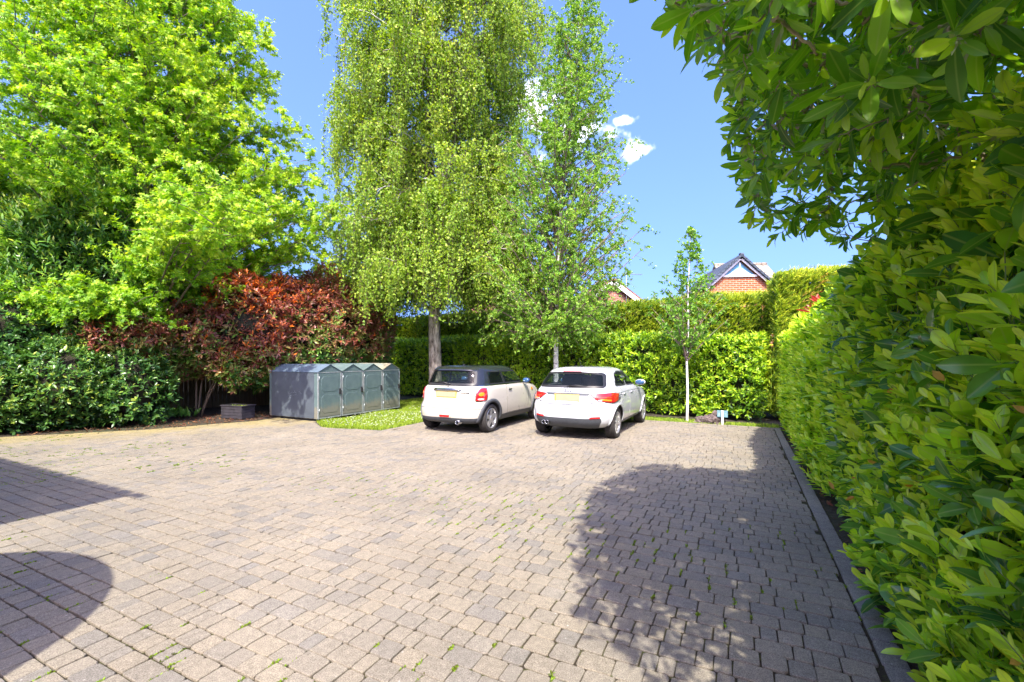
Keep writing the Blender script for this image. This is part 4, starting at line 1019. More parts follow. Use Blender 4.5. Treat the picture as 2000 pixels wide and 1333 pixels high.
# --- houses
def brick_mat(name, c1, c2, mortar, sc=1.0):
    m, nt, b = new_mat(name)
    tc = N(nt, 'ShaderNodeTexCoord'); sp = N(nt, 'ShaderNodeSeparateXYZ'); nt.links.new(tc.outputs['Object'], sp.inputs[0])
    ad = N(nt, 'ShaderNodeMath', operation='ADD'); nt.links.new(sp.outputs[0], ad.inputs[0]); nt.links.new(sp.outputs[1], ad.inputs[1])
    cb = N(nt, 'ShaderNodeCombineXYZ'); nt.links.new(ad.outputs[0], cb.inputs[0]); nt.links.new(sp.outputs[2], cb.inputs[1])
    br = N(nt, 'ShaderNodeTexBrick'); br.inputs['Scale'].default_value = 1; br.inputs['Brick Width'].default_value = .225 * sc; br.inputs['Row Height'].default_value = .075 * sc; br.inputs['Mortar Size'].default_value = .009 * sc
    br.inputs['Color1'].default_value = (*c1, 1); br.inputs['Color2'].default_value = (*c2, 1); br.inputs['Mortar'].default_value = (*mortar, 1); br.inputs['Bias'].default_value = -.1
    nt.links.new(cb.outputs[0], br.inputs['Vector'])
    c = mixc(nt, 1.0, br.outputs['Color'], ramp(nt, noise(nt, 3, 4), [(.3, .8), (.7, 1.15)]), 'MULTIPLY')
    nt.links.new(c, b.inputs['Base Color']); b.inputs['Roughness'].default_value = .9; bump(nt, b, br.outputs['Fac'], -.005); return m
def tile_mat(name, c1, c2, row=.30):
    m, nt, b = new_mat(name)
    tc = N(nt, 'ShaderNodeTexCoord'); sp = N(nt, 'ShaderNodeSeparateXYZ'); nt.links.new(tc.outputs['Object'], sp.inputs[0])
    ad = N(nt, 'ShaderNodeMath', operation='ADD'); nt.links.new(sp.outputs[0], ad.inputs[0]); nt.links.new(sp.outputs[1], ad.inputs[1])
    cb = N(nt, 'ShaderNodeCombineXYZ'); nt.links.new(ad.outputs[0], cb.inputs[0]); nt.links.new(sp.outputs[2], cb.inputs[1])
    br = N(nt, 'ShaderNodeTexBrick'); br.inputs['Scale'].default_value = 1; br.inputs['Brick Width'].default_value = .33; br.inputs['Row Height'].default_value = row; br.inputs['Mortar Size'].default_value = .02
    br.inputs['Color1'].default_value = (*c1, 1); br.inputs['Color2'].default_value = (*c2, 1); br.inputs['Mortar'].default_value = (*[x * .4 for x in c1], 1)
    nt.links.new(cb.outputs[0], br.inputs['Vector'])
    c = mixc(nt, 1.0, br.outputs['Color'], ramp(nt, noise(nt, 1.5, 5, .7), [(.3, .7), (.7, 1.25)]), 'MULTIPLY')
    nt.links.new(c, b.inputs['Base Color']); b.inputs['Roughness'].default_value = .85; bump(nt, b, br.outputs['Fac'], -.02); return m
M_BRICK = brick_mat('orange_brick', (.44, .105, .03), (.33, .07, .025), (.48, .38, .28), 1.55)
M_BRICK2 = brick_mat('red_brick', (.36, .12, .07), (.28, .09, .06), (.42, .36, .30), 1.4)
M_SLATE = tile_mat('blue_slate', (.055, .075, .105), (.085, .11, .15), .2)
M_TILEG = tile_mat('grey_brown_tile', (.30, .25, .20), (.42, .35, .27))
M_TILER = tile_mat('red_brown_tile', (.30, .13, .09), (.22, .09, .07))
M_PANE = simple('pale_glass', (.10, .30, .44), .25, spec=.3, var=.12, scale=1.5)
def slope_slab(mb, p0, p1, y0, y1, t):
    """roof slab between ridge point p0 and eaves point p1 (x, z), along y"""
    d = np.array(p1) - np.array(p0); d = d / np.linalg.norm(d); n = np.array([-d[1], d[0]]);
    if n[1] < 0: n = -n
    q = [p0, p1, tuple(np.array(p1) + n * t), tuple(np.array(p0) + n * t)]
    mb.prism([tuple(map(float, z)) for z in q], y0, y1, axis='y')
# brick house with a glazed gable
Yh = 27.0; ap = px(1444, 505, Yh)
hs = empty('brick_house', (ap[0], ap[1], 0), R(-6)); tag(hs, 'orange brick house with a blue glazed gable and dark slate verge, above the back hedge', 'house')
Zr = ap[2]; hw = 1.88; s_ = .93; ez = Zr - hw * s_
MB().prism([(-hw + .16, 0), (hw - .16, 0), (hw - .16, ez + .16 * s_), (.0, Zr - .02), (-hw + .16, ez + .16 * s_)], 0, 6, axis='y').build('gable_wall', M_BRICK, hs)
rf = MB(); slope_slab(rf, (0, Zr + .02), (-hw - .12, ez - .12 * s_ + .02), -.30, 6.2, .16); slope_slab(rf, (0, Zr + .025), (hw + .12, ez - .12 * s_ + .02), -.30, 6.2, .16); rfo = rf.build('roof', M_SLATE, hs)
mb = MB()
for i in range(12):
    t = (i + .5) / 12; L_ = math.hypot(hw + .12, (hw + .12) * s_)
    for sgn in (-1, 1):
        mb.box((sgn * t * (hw + .12), -.31, Zr + .10 - t * (hw + .12) * s_ + .03), (L_ / 12 * .985, .20, .13), .015, rot=Matrix.Rotation(sgn * math.atan(s_), 3, 'Y'))
mb.box((0, -.31, Zr + .16), (.24, .215, .16), .03); mb.build('verge_tiles', M_SLATE, rfo)
mb = MB()
for sgn in (-1, 1): slope_slab(mb, (0, Zr - .13), (sgn * (hw + .06), ez - .06 * s_ - .13), -.26, -.20, .13)
mb.build('bargeboard', M_WHITE, hs)
gz = Zr - 1.02
gw = (Zr - .18 - gz) / s_
wn_ = MB().prism([(-gw + .02, gz), (gw - .02, gz), (0, Zr - .20)], -.05, -.012, axis='y').build('gable_window', M_PANE, hs)
mb = MB().box((0, -.075, gz - .03), (gw * 2 + .12, .07, .12)).box((0, -.07, (gz + Zr - .3) / 2 + .02), (.085, .06, Zr - gz - .28)); mb.build('frame', M_WHITE, wn_)
mb = MB().prism([(-gw * .74, gz + .03), (-.06, gz + .03), (-.06, gz + .46)], -.062, -.052, axis='y').prism([(gw * .74, gz + .03), (.06, gz + .03), (.06, gz + .46)], -.062, -.052, axis='y'); mb.build('white_panel', M_WHITE, wn_)
# main range running to the right behind the gable
zr2 = px(1540, 517, Yh + 5)[2]
mb = MB().prism([(3, 0), (9, 0), (9, ez - .3), (6, zr2 - .2), (3, ez - .3)], .6, 3.9, axis='x'); mb.build('main_wall', M_BRICK, hs)
mb = MB()
for sgn in (-1, 1):
    p0 = (6, zr2); p1 = (6 + sgn * 3.4, zr2 - 3.4 * .75)
    d = np.array(p1) - np.array(p0); d = d / np.linalg.norm(d); n_ = np.array([-d[1], d[0]]); n_ = n_ if n_[1] > 0 else -n_
    q = [p0, p1, tuple(np.array(p1) + n_ * .14), tuple(np.array(p0) + n_ * .14)]
    mb.prism([tuple(map(float, z)) for z in q], 0.5, 4.1, axis='x')
mr = mb.build('main_roof', M_TILEG, hs)
MB().box((2.3, 6, zr2 + .17), (3.6, .30, .14), .05).build('ridge_tiles', M_TILEG, mr)
# red brown house behind the upright birch
Yr = 30.0; q0 = px(1243, 553, Yr)
h2 = empty('red_house', (q0[0] - 1.6, Yr, 0), R(8)); tag(h2, 'house with red brown tiled roof and white bargeboard, half hidden behind the slender birch', 'house')
z2 = q0[2] + .15
MB().prism([(-4, 0), (4, 0), (4, z2 - 3.0), (0, z2 - .1), (-4, z2 - 3.0)], 0, 7, axis='y').build('wall', M_BRICK2, h2)
rf = MB(); slope_slab(rf, (0, z2 + .02), (-4.4, z2 + .02 - 4.4 * .72), -.3, 7.3, .14); slope_slab(rf, (0, z2 + .02), (4.4, z2 + .02 - 4.4 * .72), -.3, 7.3, .14); rf.build('roof', M_TILER, h2)
mb = MB()
for sgn in (-1, 1): slope_slab(mb, (0, z2 - .30), (sgn * 4.3, z2 - .30 - 4.3 * .72), -.33, -.26, .28)
mb.build('bargeboard', M_WHITE, h2)
mb = MB().prism([(-9, 0), (-4.05, 0), (-4.05, z2 - 2.6), (-9, z2 - 2.6)], 2, 7, axis='y'); mb.build('wing_wall', M_BRICK2, h2)
mb = MB().prism([(1.6, z2 - 2.8), (4.5, z2 - .6), (7.4, z2 - 2.8)], -9.3, -.5, axis='x'); mb.build('wing_roof', M_TILER, h2)
ant = MB().tube([(.9, -.2, z2 - 2.2), (.9, -.2, z2 + .55)], .022, 6).tube([(.6, -.2, z2 + .42), (2.0, -.2, z2 + .42)], .014, 5)
for i in range(12): ant.tube([(.75 + i * .11, -.42, z2 + .42), (.75 + i * .11, .02, z2 + .42)], .008, 4)
ant.build('antenna', M_LTRIM, h2)
# the viewer's own house, out of the frame to the left; its eaves and an added round form throw the two shadows
M_RENDER = simple('cream_render', (.62, .58, .50), .9, var=.06)
ho = empty('neighbouring_house', W(-5.05, -.95, 0), SITE_ROT); tag(ho, 'brick house beside the drive, outside the photo, its eaves and an added round form shading the paving', 'house')
MB().box((-5.3, -3.4, 2.4), (9.8, 6.0, 4.8)).build('wall', M_BRICK, ho)
mb = MB().prism([(0, 4.92), (0, 5.0), (-3.5, 5.75), (-7.0, 5.0), (-7.0, 4.92)], -10.5, 0, axis='x')
x = -10.5
while x < 0: mb.box((x + .14, .02, 4.97), (.25, .09, .06), .02); x += .29
mb.build('roof', M_TILER, ho)
mb = MB().lathe([(0, 0), (0, 1.05), (2.72, 1.05), (2.72, 1.36), (2.78, 1.36), (3.35, 0)], 48, axis='z', c=(1.20, -.72, 0)); mb.build('bay', M_RENDER, ho)  # round form invented to cast the rounded shadow; its real source is unknown

# ================================================================== CARS
def pchip(x, y, xi):
    x = np.asarray(x, float); y = np.asarray(y, float); h = np.diff(x); d = np.diff(y) / h; n = len(x); m = np.zeros(n)
    for i in range(1, n - 1):
        if d[i - 1] * d[i] > 0:
            w1, w2 = 2 * h[i] + h[i - 1], h[i] + 2 * h[i - 1]; m[i] = (w1 + w2) / (w1 / d[i - 1] + w2 / d[i])
    m[0], m[-1] = d[0], d[-1]
    k = np.clip(np.searchsorted(x, xi) - 1, 0, n - 2); t = (xi - x[k]) / h[k]
    return (1 + 2 * t) * (1 - t) ** 2 * y[k] + t * (1 - t) ** 2 * h[k] * m[k] + t * t * (3 - 2 * t) * y[k + 1] + t * t * (t - 1) * h[k] * m[k + 1]
def car_shell(keys, y_off, n_side=(30, 14, 26)):
    """stacked plan outlines; keys rows: z, rear, front, half width, rear squareness, front squareness"""
    K = np.array(keys, float); z0 = K[:, 0]
    zi = np.unique(np.concatenate([np.linspace(z0[i], z0[i + 1], 5 if i < len(z0) - 2 else 6) for i in range(len(z0) - 1)]))
    cols = [pchip(z0, K[:, j], zi) for j in range(1, 6)]
    rings = []
    for z, xr, xf, w, nr, nf in zip(zi, *cols):
        ar = min(.95, (xf - xr) * .5); af = min(1.05, (xf - xr) * .5)
        t = np.linspace(0, math.pi / 2, n_side[0]); half = [(w * math.sin(a) ** (2 / nr), xr + ar - ar * max(math.cos(a), 0) ** (2 / nr)) for a in t]
        ys = np.linspace(xr + ar, xf - af, n_side[1] + 2)[1:-1]
        half += [(w, y) for y in ys]
        t = np.linspace(math.pi / 2, 0, n_side[2]); half += [(w * math.sin(a) ** (2 / nf), xf - af + af * max(math.cos(a), 0) ** (2 / nf)) for a in t]
        half = np.array(half)
        # tumble: fenders swell slightly over the sides is left to the width table
        full = np.concatenate([half, np.c_[-half[-2:0:-1, 0], half[-2:0:-1, 1]]])
        rings.append(np.c_[full[:, 0], full[:, 1] + y_off, np.full(len(full), z)])
    m_ = len(rings[0]); V = np.concatenate(rings); nR = len(rings)
    F = []
    for k in range(nR - 1):
        for i in range(m_):
            j = (i + 1) % m_; F.append((k * m_ + i, k * m_ + j, (k + 1) * m_ + j, (k + 1) * m_ + i))
    F.append(tuple(range(m_))[::-1])
    h = m_ // 2
    top = (nR - 1) * m_
    for i in range(h):                                   # roof cap as strips across
        a, b_, c_, d_ = top + i, top + i + 1, top + (m_ - i - 1) % m_, top + (m_ - i) % m_
        q = []
        for e in (a, b_, c_, d_):
            if e not in q: q.append(e)
        if len(q) > 2: F.append(tuple(q))
    me = bpy.data.meshes.new('body'); me.from_pydata(V.tolist(), [], F); me.update()
    bm = bmesh.new(); bm.from_mesh(me); bmesh.ops.remove_doubles(bm, verts=bm.verts[:], dist=1e-5); bmesh.ops.recalc_face_normals(bm, faces=bm.faces[:]); bm.to_mesh(me); bm.free()
    return me
def bool_cut(me, cutters):
    o = bpy.data.objects.new('cut_target', me); col.objects.link(o); tmp = []
    for c in cutters:
        mb = MB(); mb.lathe([(c[0], 0), (c[0], c[3]), (c[4], c[3]), (c[4], 0)], 56, axis='x', c=(0, c[1], c[2])); k = mb.build('cutter', None)
        bmc = bmesh.new(); bmc.from_mesh(k.data); bmesh.ops.remove_doubles(bmc, verts=bmc.verts[:], dist=1e-5); bmesh.ops.recalc_face_normals(bmc, faces=bmc.faces[:]); bmc.to_mesh(k.data); bmc.free()
        md = o.modifiers.new('b', 'BOOLEAN'); md.operation = 'DIFFERENCE'; md.solver = 'EXACT'; md.object = k; tmp.append(k)
    dg = bpy.context.evaluated_depsgraph_get(); dg.update()
    out = bpy.data.meshes.new_from_object(o.evaluated_get(dg))
    for k in tmp + [o]: bpy.data.objects.remove(k)
    return out
def split_mesh(me, classify):
    """face groups of one shell as separate meshes with the shell's own normals"""
    cor = np.empty(len(me.loops) * 3, np.float32); me.corner_normals.foreach_get('vector', cor); cor = cor.reshape(-1, 3)
    groups = {}
    for p in me.polygons: groups.setdefault(classify(p), []).append(p)
    res = {}
    for k, ps in groups.items():
        idx = {}; V = []; F = []; nr = []
        for p in ps:
            f = []
            for li in p.loop_indices:
                vi = me.loops[li].vertex_index
                if vi not in idx: idx[vi] = len(V); V.append(tuple(me.vertices[vi].co))
                f.append(idx[vi]); nr.append(tuple(cor[li]))
            F.append(f)
        m2 = bpy.data.meshes.new(str(k)); m2.from_pydata(V, [], F); m2.update(); m2.polygons.foreach_set('use_smooth', [True] * len(F)); m2.normals_split_custom_set(nr); res[k] = m2
    return res
AX = {'rear': ((0, -4, 0), (0, 1, 0), lambda a, b_: (a, -4, b_)), 'right': (None, (-1, 0, 0), lambda a, b_: (4, a, b_)), 'left': (None, (1, 0, 0), lambda a, b_: (-4, a, b_)), 'front': (None, (0, -1, 0), lambda a, b_: (a, 8, b_)), 'top': (None, (0, 0, -1), lambda a, b_: (a, b_, 4))}
def rounded(poly, r=.03, n=4):
    out = []; P = [np.array(p, float) for p in poly]; k = len(P)
    for i in range(k):
        a, p, c = P[i - 1], P[i], P[(i + 1) % k]; d1 = a - p; d2 = c - p; l1, l2 = np.linalg.norm(d1), np.linalg.norm(d2); rr = min(r, l1 * .45, l2 * .45)
        s, e = p + d1 / l1 * rr, p + d2 / l2 * rr
        for t in np.linspace(0, 1, n): out.append(tuple((1 - t) ** 2 * s + 2 * t * (1 - t) * p + t * t * e))
    return out
def drop(bvh, side, a, b_):
    d = Vector(AX[side][1]); o = Vector(AX[side][2](a, b_)); hit = bvh.ray_cast(o, d)
    if hit[0] is None:
        q = Vector(AX[side][2](a, b_)); q = q + d * (4 - .6); n = bvh.find_nearest(q); return n[0], n[1]
    return hit[0], hit[1] if hit[1].dot(d) < 0 else -hit[1]
def patch(bvh, side, poly, off=.004, step=.04, skirt=.012, smooth=True):
    """a panel that follows the shell: polygon in the side's own 2D axes, dropped onto the shell"""
    bm = bmesh.new(); f = bm.faces.new([bm.verts.new((p[0], p[1], 0)) for p in poly])
    P = np.array(poly); lo, hi = P.min(0), P.max(0)
    for ax in (0, 1):
        for c in np.arange(lo[ax] + step, hi[ax], step):
            co = [0, 0, 0]; co[ax] = c; no = [0, 0, 0]; no[ax] = 1
            bmesh.ops.bisect_plane(bm, geom=bm.verts[:] + bm.edges[:] + bm.faces[:], plane_co=co, plane_no=no)
    hits = {}
    for v in bm.verts:
        p, n = drop(bvh, side, v.co.x, v.co.y); hits[v] = (p, n)
    for v, (p, n) in hits.items(): v.co = p + n * off
    if skirt:
        ed = [e for e in bm.edges if len(e.link_faces) == 1]
        r = bmesh.ops.extrude_edge_only(bm, edges=ed)
        for v in [g for g in r['geom'] if isinstance(g, bmesh.types.BMVert)]:
            q = bvh.find_nearest(v.co); v.co = v.co - q[1] * (off + skirt)
    bmesh.ops.recalc_face_normals(bm, faces=bm.faces[:])
    fc = max(bm.faces, key=lambda f: f.calc_area()); d = Vector(AX[side][1])
    if fc.normal.dot(d) > 0: bmesh.ops.reverse_faces(bm, faces=bm.faces[:])
    me = bpy.data.meshes.new('patch'); bm.to_mesh(me); bm.free()
    if smooth:
        me.polygons.foreach_set('use_smooth', [True] * len(me.polygons)); me.set_sharp_from_angle(angle=R(35))
    return me
def strip(bvh, side, line, w, off=.003, closed=False):
    L = np.array(line + [line[0]] if closed else line, float); pts = [L[0]]
    for a, b_ in zip(L[:-1], L[1:]):
        k = max(1, int(np.linalg.norm(b_ - a) / .03)); pts += [a + (b_ - a) * (i + 1) / k for i in range(k)]
    pts = np.array(pts); t = np.gradient(pts, axis=0); t /= np.maximum(np.linalg.norm(t, axis=1, keepdims=True), 1e-9); nn = np.c_[-t[:, 1], t[:, 0]]
    V = []; F = []
    for p, q in zip(pts, nn):
        for s in (-.5, .5):
            h, n = drop(bvh, side, *(p + q * w * s)); V.append(tuple(h + n * off))
    for i in range(len(pts) - 1): F.append((2 * i, 2 * i + 1, 2 * i + 3, 2 * i + 2))
    me = bpy.data.meshes.new('strip'); me.from_pydata(V, [], F); me.update(); me.polygons.foreach_set('use_smooth', [True] * len(F)); return me
def join(name, mes, mat, parent):
    bm = bmesh.new()
    for m_ in mes: bm.from_mesh(m_)
    me = bpy.data.meshes.new(name); bm.to_mesh(me); bm.free(); me.set_sharp_from_angle(angle=R(35)); return mesh_obj(name, me, mat, parent)
def text_mesh(name, s, size, mat, parent, place, ext=.003, bold=.0):
    cu = bpy.data.curves.new(name, 'FONT'); cu.body = s; cu.size = size; cu.extrude = ext; cu.align_x = 'CENTER'; cu.offset = bold
    o = bpy.data.objects.new(name, cu); col.objects.link(o); dg = bpy.context.evaluated_depsgraph_get(); dg.update()
    me = bpy.data.meshes.new_from_object(o.evaluated_get(dg)); bpy.data.objects.remove(o); me.transform(place)
    return mesh_obj(name, me, mat, parent)

def paint_mat(name, c):
    m, nt, b = new_mat(name)
    nz = noise(nt, 1.7, 4, .6); nt.links.new(ramp(nt, nz, [(.3, tuple(x * .96 for x in c)), (.7, c)]), b.inputs['Base Color'])
    b.inputs['Roughness'].default_value = .28; b.inputs['Coat Weight'].default_value = 1.0; b.inputs['Coat Roughness'].default_value = .03; b.inputs['Specular IOR Level'].default_value = .45
    nt.links.new(ramp(nt, noise(nt, 5, 4, .6), [(.3, .27), (.7, .31)]), b.inputs['Roughness']); return m
M_CREAM = paint_mat('cream_white_paint', (.54, .51, .44)); M_CARW = paint_mat('white_car_paint', (.53, .555, .585))
M_ROOFB = simple('black_roof_paint', (.016, .018, .023), .24, coat=.6, var=.1)
M_GREYP = simple('grey_plastic', (.055, .062, .072), .62, var=.15, scale=20)
M_TYRE = simple('tyre_rubber', (.028, .026, .025), .85, var=.25, scale=30)
M_ALLOY = simple('alloy', (.55, .56, .58), .32, .75, var=.08)
M_CHROME = simple('chrome', (.45, .47, .50), .14, 1.0, var=.03)
M_REDL = simple('red_lens', (.42, .010, .014), .10, coat=1.0, var=.2, scale=14)
M_ORL = simple('orange_lens', (.75, .22, .02), .12, coat=1.0, var=.1)
M_CLEARL = simple('clear_lens', (.62, .50, .50), .12, coat=1.0, var=.1)
M_PLATE = simple('yellow_plate', (.52, .36, .06), .4, var=.05); M_PLATEB = simple('blank_plate', (.36, .31, .20), .5, var=.05)
M_SEAT = simple('seat_fabric', (.035, .036, .042), .9, var=.2); M_DASH = simple('dash_trim', (.05, .055, .06), .8, var=.2)
m, nt, b = new_mat('car_glass')
b.inputs['Base Color'].default_value = (.015, .022, .026, 1); b.inputs['Roughness'].default_value = .02; b.inputs['Specular IOR Level'].default_value = .9
tr_ = N(nt, 'ShaderNodeBsdfTransparent'); tr_.inputs[0].default_value = (.80, .88, .85, 1)
nzg = noise(nt, 2, 3)
ms = N(nt, 'ShaderNodeMixShader'); nt.links.new(ramp(nt, nzg, [(.3, .20), (.7, .25)]), ms.inputs[0]); nt.links.new(tr_.outputs[0], ms.inputs[1]); nt.links.new(b.outputs[0], ms.inputs[2]); nt.links.new(ms.outputs[0], nt.nodes['Material Output'].inputs['Surface'])
M_GLASS = m

def wheel(parent, x, y, r, wdt, side, spokes, spoke_w):
    w = empty('wheel', (x, y, r)); w.parent = parent
    h = wdt / 2; rr = r * .70
    prof = [(-h * .80, rr), (-h, rr + .02), (-h * 1.03, (rr + r) / 2), (-h * .92, r * .965), (-h * .74, r * .995)]
    for k in range(5):
        c_ = -h * .60 + k * h * .30
        prof += [(c_ - .014, r), (c_ + .004, r), (c_ + .006, r - .008), (c_ + .012, r - .008)]
    prof += [(h * .74, r * .995), (h * .92, r * .965), (h * 1.03, (rr + r) / 2), (h, rr + .02), (h * .80, rr)]
    MB().lathe(prof, 56).build('tyre', M_TYRE, w)
    s = side
    mb = MB()
    mb.lathe([(s * h * .84, rr + .004), (s * h * .95, rr), (s * h * .93, rr - .012), (s * h * .6, rr - .022), (s * -h * .7, rr - .03)], 56)
    for k in range(spokes):
        a = 2 * math.pi * k / spokes; rot = Matrix.Rotation(a, 3, 'X')
        r0, r1 = .035, rr - .008; xs0, xs1 = s * h * .80, s * h * .88
        q = []
        for (xx, yy, zz) in ((xs0, -spoke_w * .60, r0), (xs0, spoke_w * .60, r0), (xs1, spoke_w * .5, r1), (xs1, -spoke_w * .5, r1), (xs0 - s * .05, -spoke_w * .5, r0), (xs0 - s * .05, spoke_w * .5, r0), (xs1 - s * .05, spoke_w * .45, r1), (xs1 - s * .05, -spoke_w * .45, r1)):
            q.append(tuple(rot @ Vector((xx, yy, zz))))
        mb.add(q, [(0, 1, 2, 3), (7, 6, 5, 4), (0, 4, 5, 1), (1, 5, 6, 2), (2, 6, 7, 3), (3, 7, 4, 0)])
    mb.lathe([(s * h * .5, .062), (s * h * .82, .058), (s * h * .88, .03), (s * h * .90, 0)], 24)
    mb.build('rim', M_ALLOY, w)
    MB().lathe([(s * h * .30, rr - .015), (s * h * .32, 0)], 40).build('brake', M_DARKGAP, w)
    return w
def mirror(parent, x, y, z, s, mcap, mglass, sz=(.115, .075, .065)):
    mr = MB().ball((x + s * .10, y, z), sz, 20, 12).build('mirror', mcap, parent)
    MB().tube([(x - s * .03, y + .03, z - .05), (x + s * .07, y + .01, z - .03)], .018, 8).build('stalk', M_BLACK, mr)
    MB().ball((x + s * .10, y - sz[1] * .62, z), (sz[0] * .84, .034, sz[2] * .84), 20, 10).build('glass', mglass, mr)
M_MIRRG = simple('mirror_reflection_blue', (.03, .085, .18), .10, spec=.5, var=.05)  # the bluish reflection is painted into the base colour

def interior(parent, zb, seats_y, w, rear_y, wheel_y):
    mb = MB()
    for y in seats_y:
        for s in (-1, 1):
            x = s * w * .42; tilt = Matrix.Rotation(R(-14), 3, 'X')
            mb.box((x, y, zb + .02), (.46, .13, .56), .05, rot=tilt); mb.box((x, y - .085, zb + .36), (.25, .085, .19), .04, rot=tilt)
            mb.box((x, y + .25, zb - .28), (.46, .48, .14), .05)
    mb.build('seat', M_SEAT, parent)
    mb = MB().box((0, rear_y, zb - .06), (w * 1.45, .34, .03)).box((0, wheel_y + .28, zb - .02), (w * 1.5, .40, .16), .04)
    mb.box((0, (rear_y + wheel_y) / 2, zb - .52), (w * 1.6, (wheel_y - rear_y) + .5, .04)); mb.build('cabin_trim', M_DASH, parent)
    MB().lathe([(-.013, .175), (0, .19), (.013, .175), (0, .16)], 32, axis='y', c=(w * .42, wheel_y, zb + .02), closed=True).build('steering_wheel', M_BLACK, parent)

def car(name, label, loc, rz, K, yo, wheels, paint, spec):
    root = empty(name, loc, rz); tag(root, label, 'car')
    shell = car_shell(K, yo)
    shell.polygons.foreach_set('use_smooth', [True] * len(shell.polygons))
    bvh = BVHTree.FromPolygons([v.co for v in shell.vertices], [tuple(p.vertices) for p in shell.polygons])
    ya, yb, rw, tw, ww, ar = wheels
    cut = bool_cut(shell, [(s * .52, y, rw, ar, s * 1.2) for y in (ya, yb) for s in (-1, 1)])
    cut.polygons.foreach_set('use_smooth', [True] * len(cut.polygons)); cut.set_sharp_from_angle(angle=R(38))
    rear_win, sides = spec['rear_win'], spec['side_win']
    from mathutils.geometry import intersect_point_line
    def in_poly(poly, x, y):
        r = False; n = len(poly)
        for i in range(n):
            x1, y1 = poly[i]; x2, y2 = poly[i - 1]
            if (y1 > y) != (y2 > y) and x < (x2 - x1) * (y - y1) / (y2 - y1) + x1: r = not r
        return r
    def cls(p):
        c_ = p.center; n = p.normal
        for y in (ya, yb):
            if abs(c_.x) > .50 and math.hypot(c_.y - y, c_.z - rw) < ar + .004: return 'wheel_arch_liner%d%d' % (c_.x > 0, c_.y > 1)
        if abs(c_.x) > .50 and abs(abs(c_.x) - .52) < .004 and min(math.hypot(c_.y - ya, c_.z - rw), math.hypot(c_.y - yb, c_.z - rw)) < ar + .02: return 'wheel_arch_liner%d%d' % (c_.x > 0, c_.y > 1)
        if n.y < -.2 and abs(n.x) < .75 and in_poly(rear_win, c_.x, c_.z) and c_.y < ya + .6: return 'hole'
        if abs(n.x) > .4:
            for sw in sides:
                if in_poly(sw, c_.y, c_.z): return 'hole'
        if n.y > .2 and spec['belt'] + .02 < c_.z < spec['roof_z'] - .06 and c_.y > spec['wind_y']: return 'windscreen'
        return spec['cls'](c_)
    parts = split_mesh(cut, cls)
    body = None
    mats = {'body': paint, 'roof': spec['roof_mat'], 'pillars': M_ROOFB, 'lower_trim': M_GREYP, 'wheel_arch_liner': M_DARKGAP, 'windscreen': M_GLASS}
    for k, me in parts.items():
        if k == 'hole': continue
        k = k.rstrip('01'); me.name = k; mesh_obj(k, me, mats[k], root)
    # the shell's own shape behind the glass edge: black frit band, then the pane
    rim_ = lambda poly, s_: [tuple(np.mean(poly, 0) + (np.array(p) - np.mean(poly, 0)) * s_) for p in poly]
    g = mesh_obj('rear_window', patch(bvh, 'rear', rounded(rear_win, .05), .003, .05, 0), M_GLASS, root)
    mesh_obj('seal', strip(bvh, 'rear', rounded(rear_win, .05), .045, .006, True), M_BLACK, g)
    for sw in sides:
        for sd_ in ('right', 'left'):
            g = mesh_obj('side_window', patch(bvh, sd_, rounded(sw, .03), .003, .05, 0), M_GLASS, root)
            mesh_obj('seal', strip(bvh, sd_, rounded(sw, .03), .026, .006, True), M_BLACK, g)
    for y in (ya, yb):
        for s in (-1, 1): wheel(root, s * tw, y, rw, ww, s, spec['spokes'], spec['spoke_w'])
    MB().box((0, (ya + yb) / 2, .29), (1.0, yb - ya + .9, .16), .05).build('underbody', M_DARKGAP, root)
    return root, bvh
def surf(bvh, x, z, off):
    p, n = drop(bvh, 'rear', x, z); n = n.normalized(); X = Vector((0, 0, 1)).cross(n).normalized(); X = X if X.x > 0 else -X; Yv = n.cross(X)
    M = Matrix((X, Yv, n)).transposed().to_4x4(); M.translation = p + n * off; return M
def spoiler(name, bvh, hw, z0, z1, lip, depth, mat, parent, zl=None):
    V = []; F = []; xs = np.linspace(-hw, hw, 25)
    for x in xs:
        yr = at_rear(bvh, x, z0, 0); k = lip * (1 - .55 * (abs(x) / hw) ** 6)
        zt = drop(bvh, 'top', x, yr + depth)[0].z + .004
        ym = yr + depth * .45; zm = max(z1 + .3 * (zt - z1), drop(bvh, 'top', x, ym)[0].z + .006)
        dz = -.022 * (abs(x) / hw) ** 3
        V += [(x, yr + .01, z0 - .012 + dz), (x, yr - k, z0 + dz), (x, yr - k + .008, z1 + dz), (x, ym, zm), (x, yr + depth, zt), (x, yr + depth, zt - .03)]
    for i in range(24):
        for q in range(6): F.append((6 * i + q, 6 * i + (q + 1) % 6, 6 * i + 6 + (q + 1) % 6, 6 * i + 6 + q))
    F += [tuple(range(6)), tuple(range(144, 150))[::-1]]
    mb = MB(); mb.add(V, F, True); o = mb.build(name, mat, parent); o.data.set_sharp_from_angle(angle=R(30)); return o
rear_m = lambda x, z, y: Matrix.Translation((x, y, z)) @ Matrix.Rotation(R(90), 4, 'X')
def at_rear(bvh, x, z, off):
    p, n = drop(bvh, 'rear', x, z); return p.y - off
def plate(parent, bvh, z0, z1, w=.26, y_tilt=0, off=.012, xo=0.0):
    y = min(at_rear(bvh, x, (z0 + z1) / 2, 0) for x in (-.2, 0, .2)) - off
    p = MB().box((0, y, (z0 + z1) / 2), (w * 2, .012, z1 - z0), .004).build('number_plate', M_PLATE, parent)
    MB().box((xo, y - .0085, (z0 + z1) / 2 + .008), (w * 1.84, .005, (z1 - z0) * .80)).build('blank_panel', M_PLATEB, p)

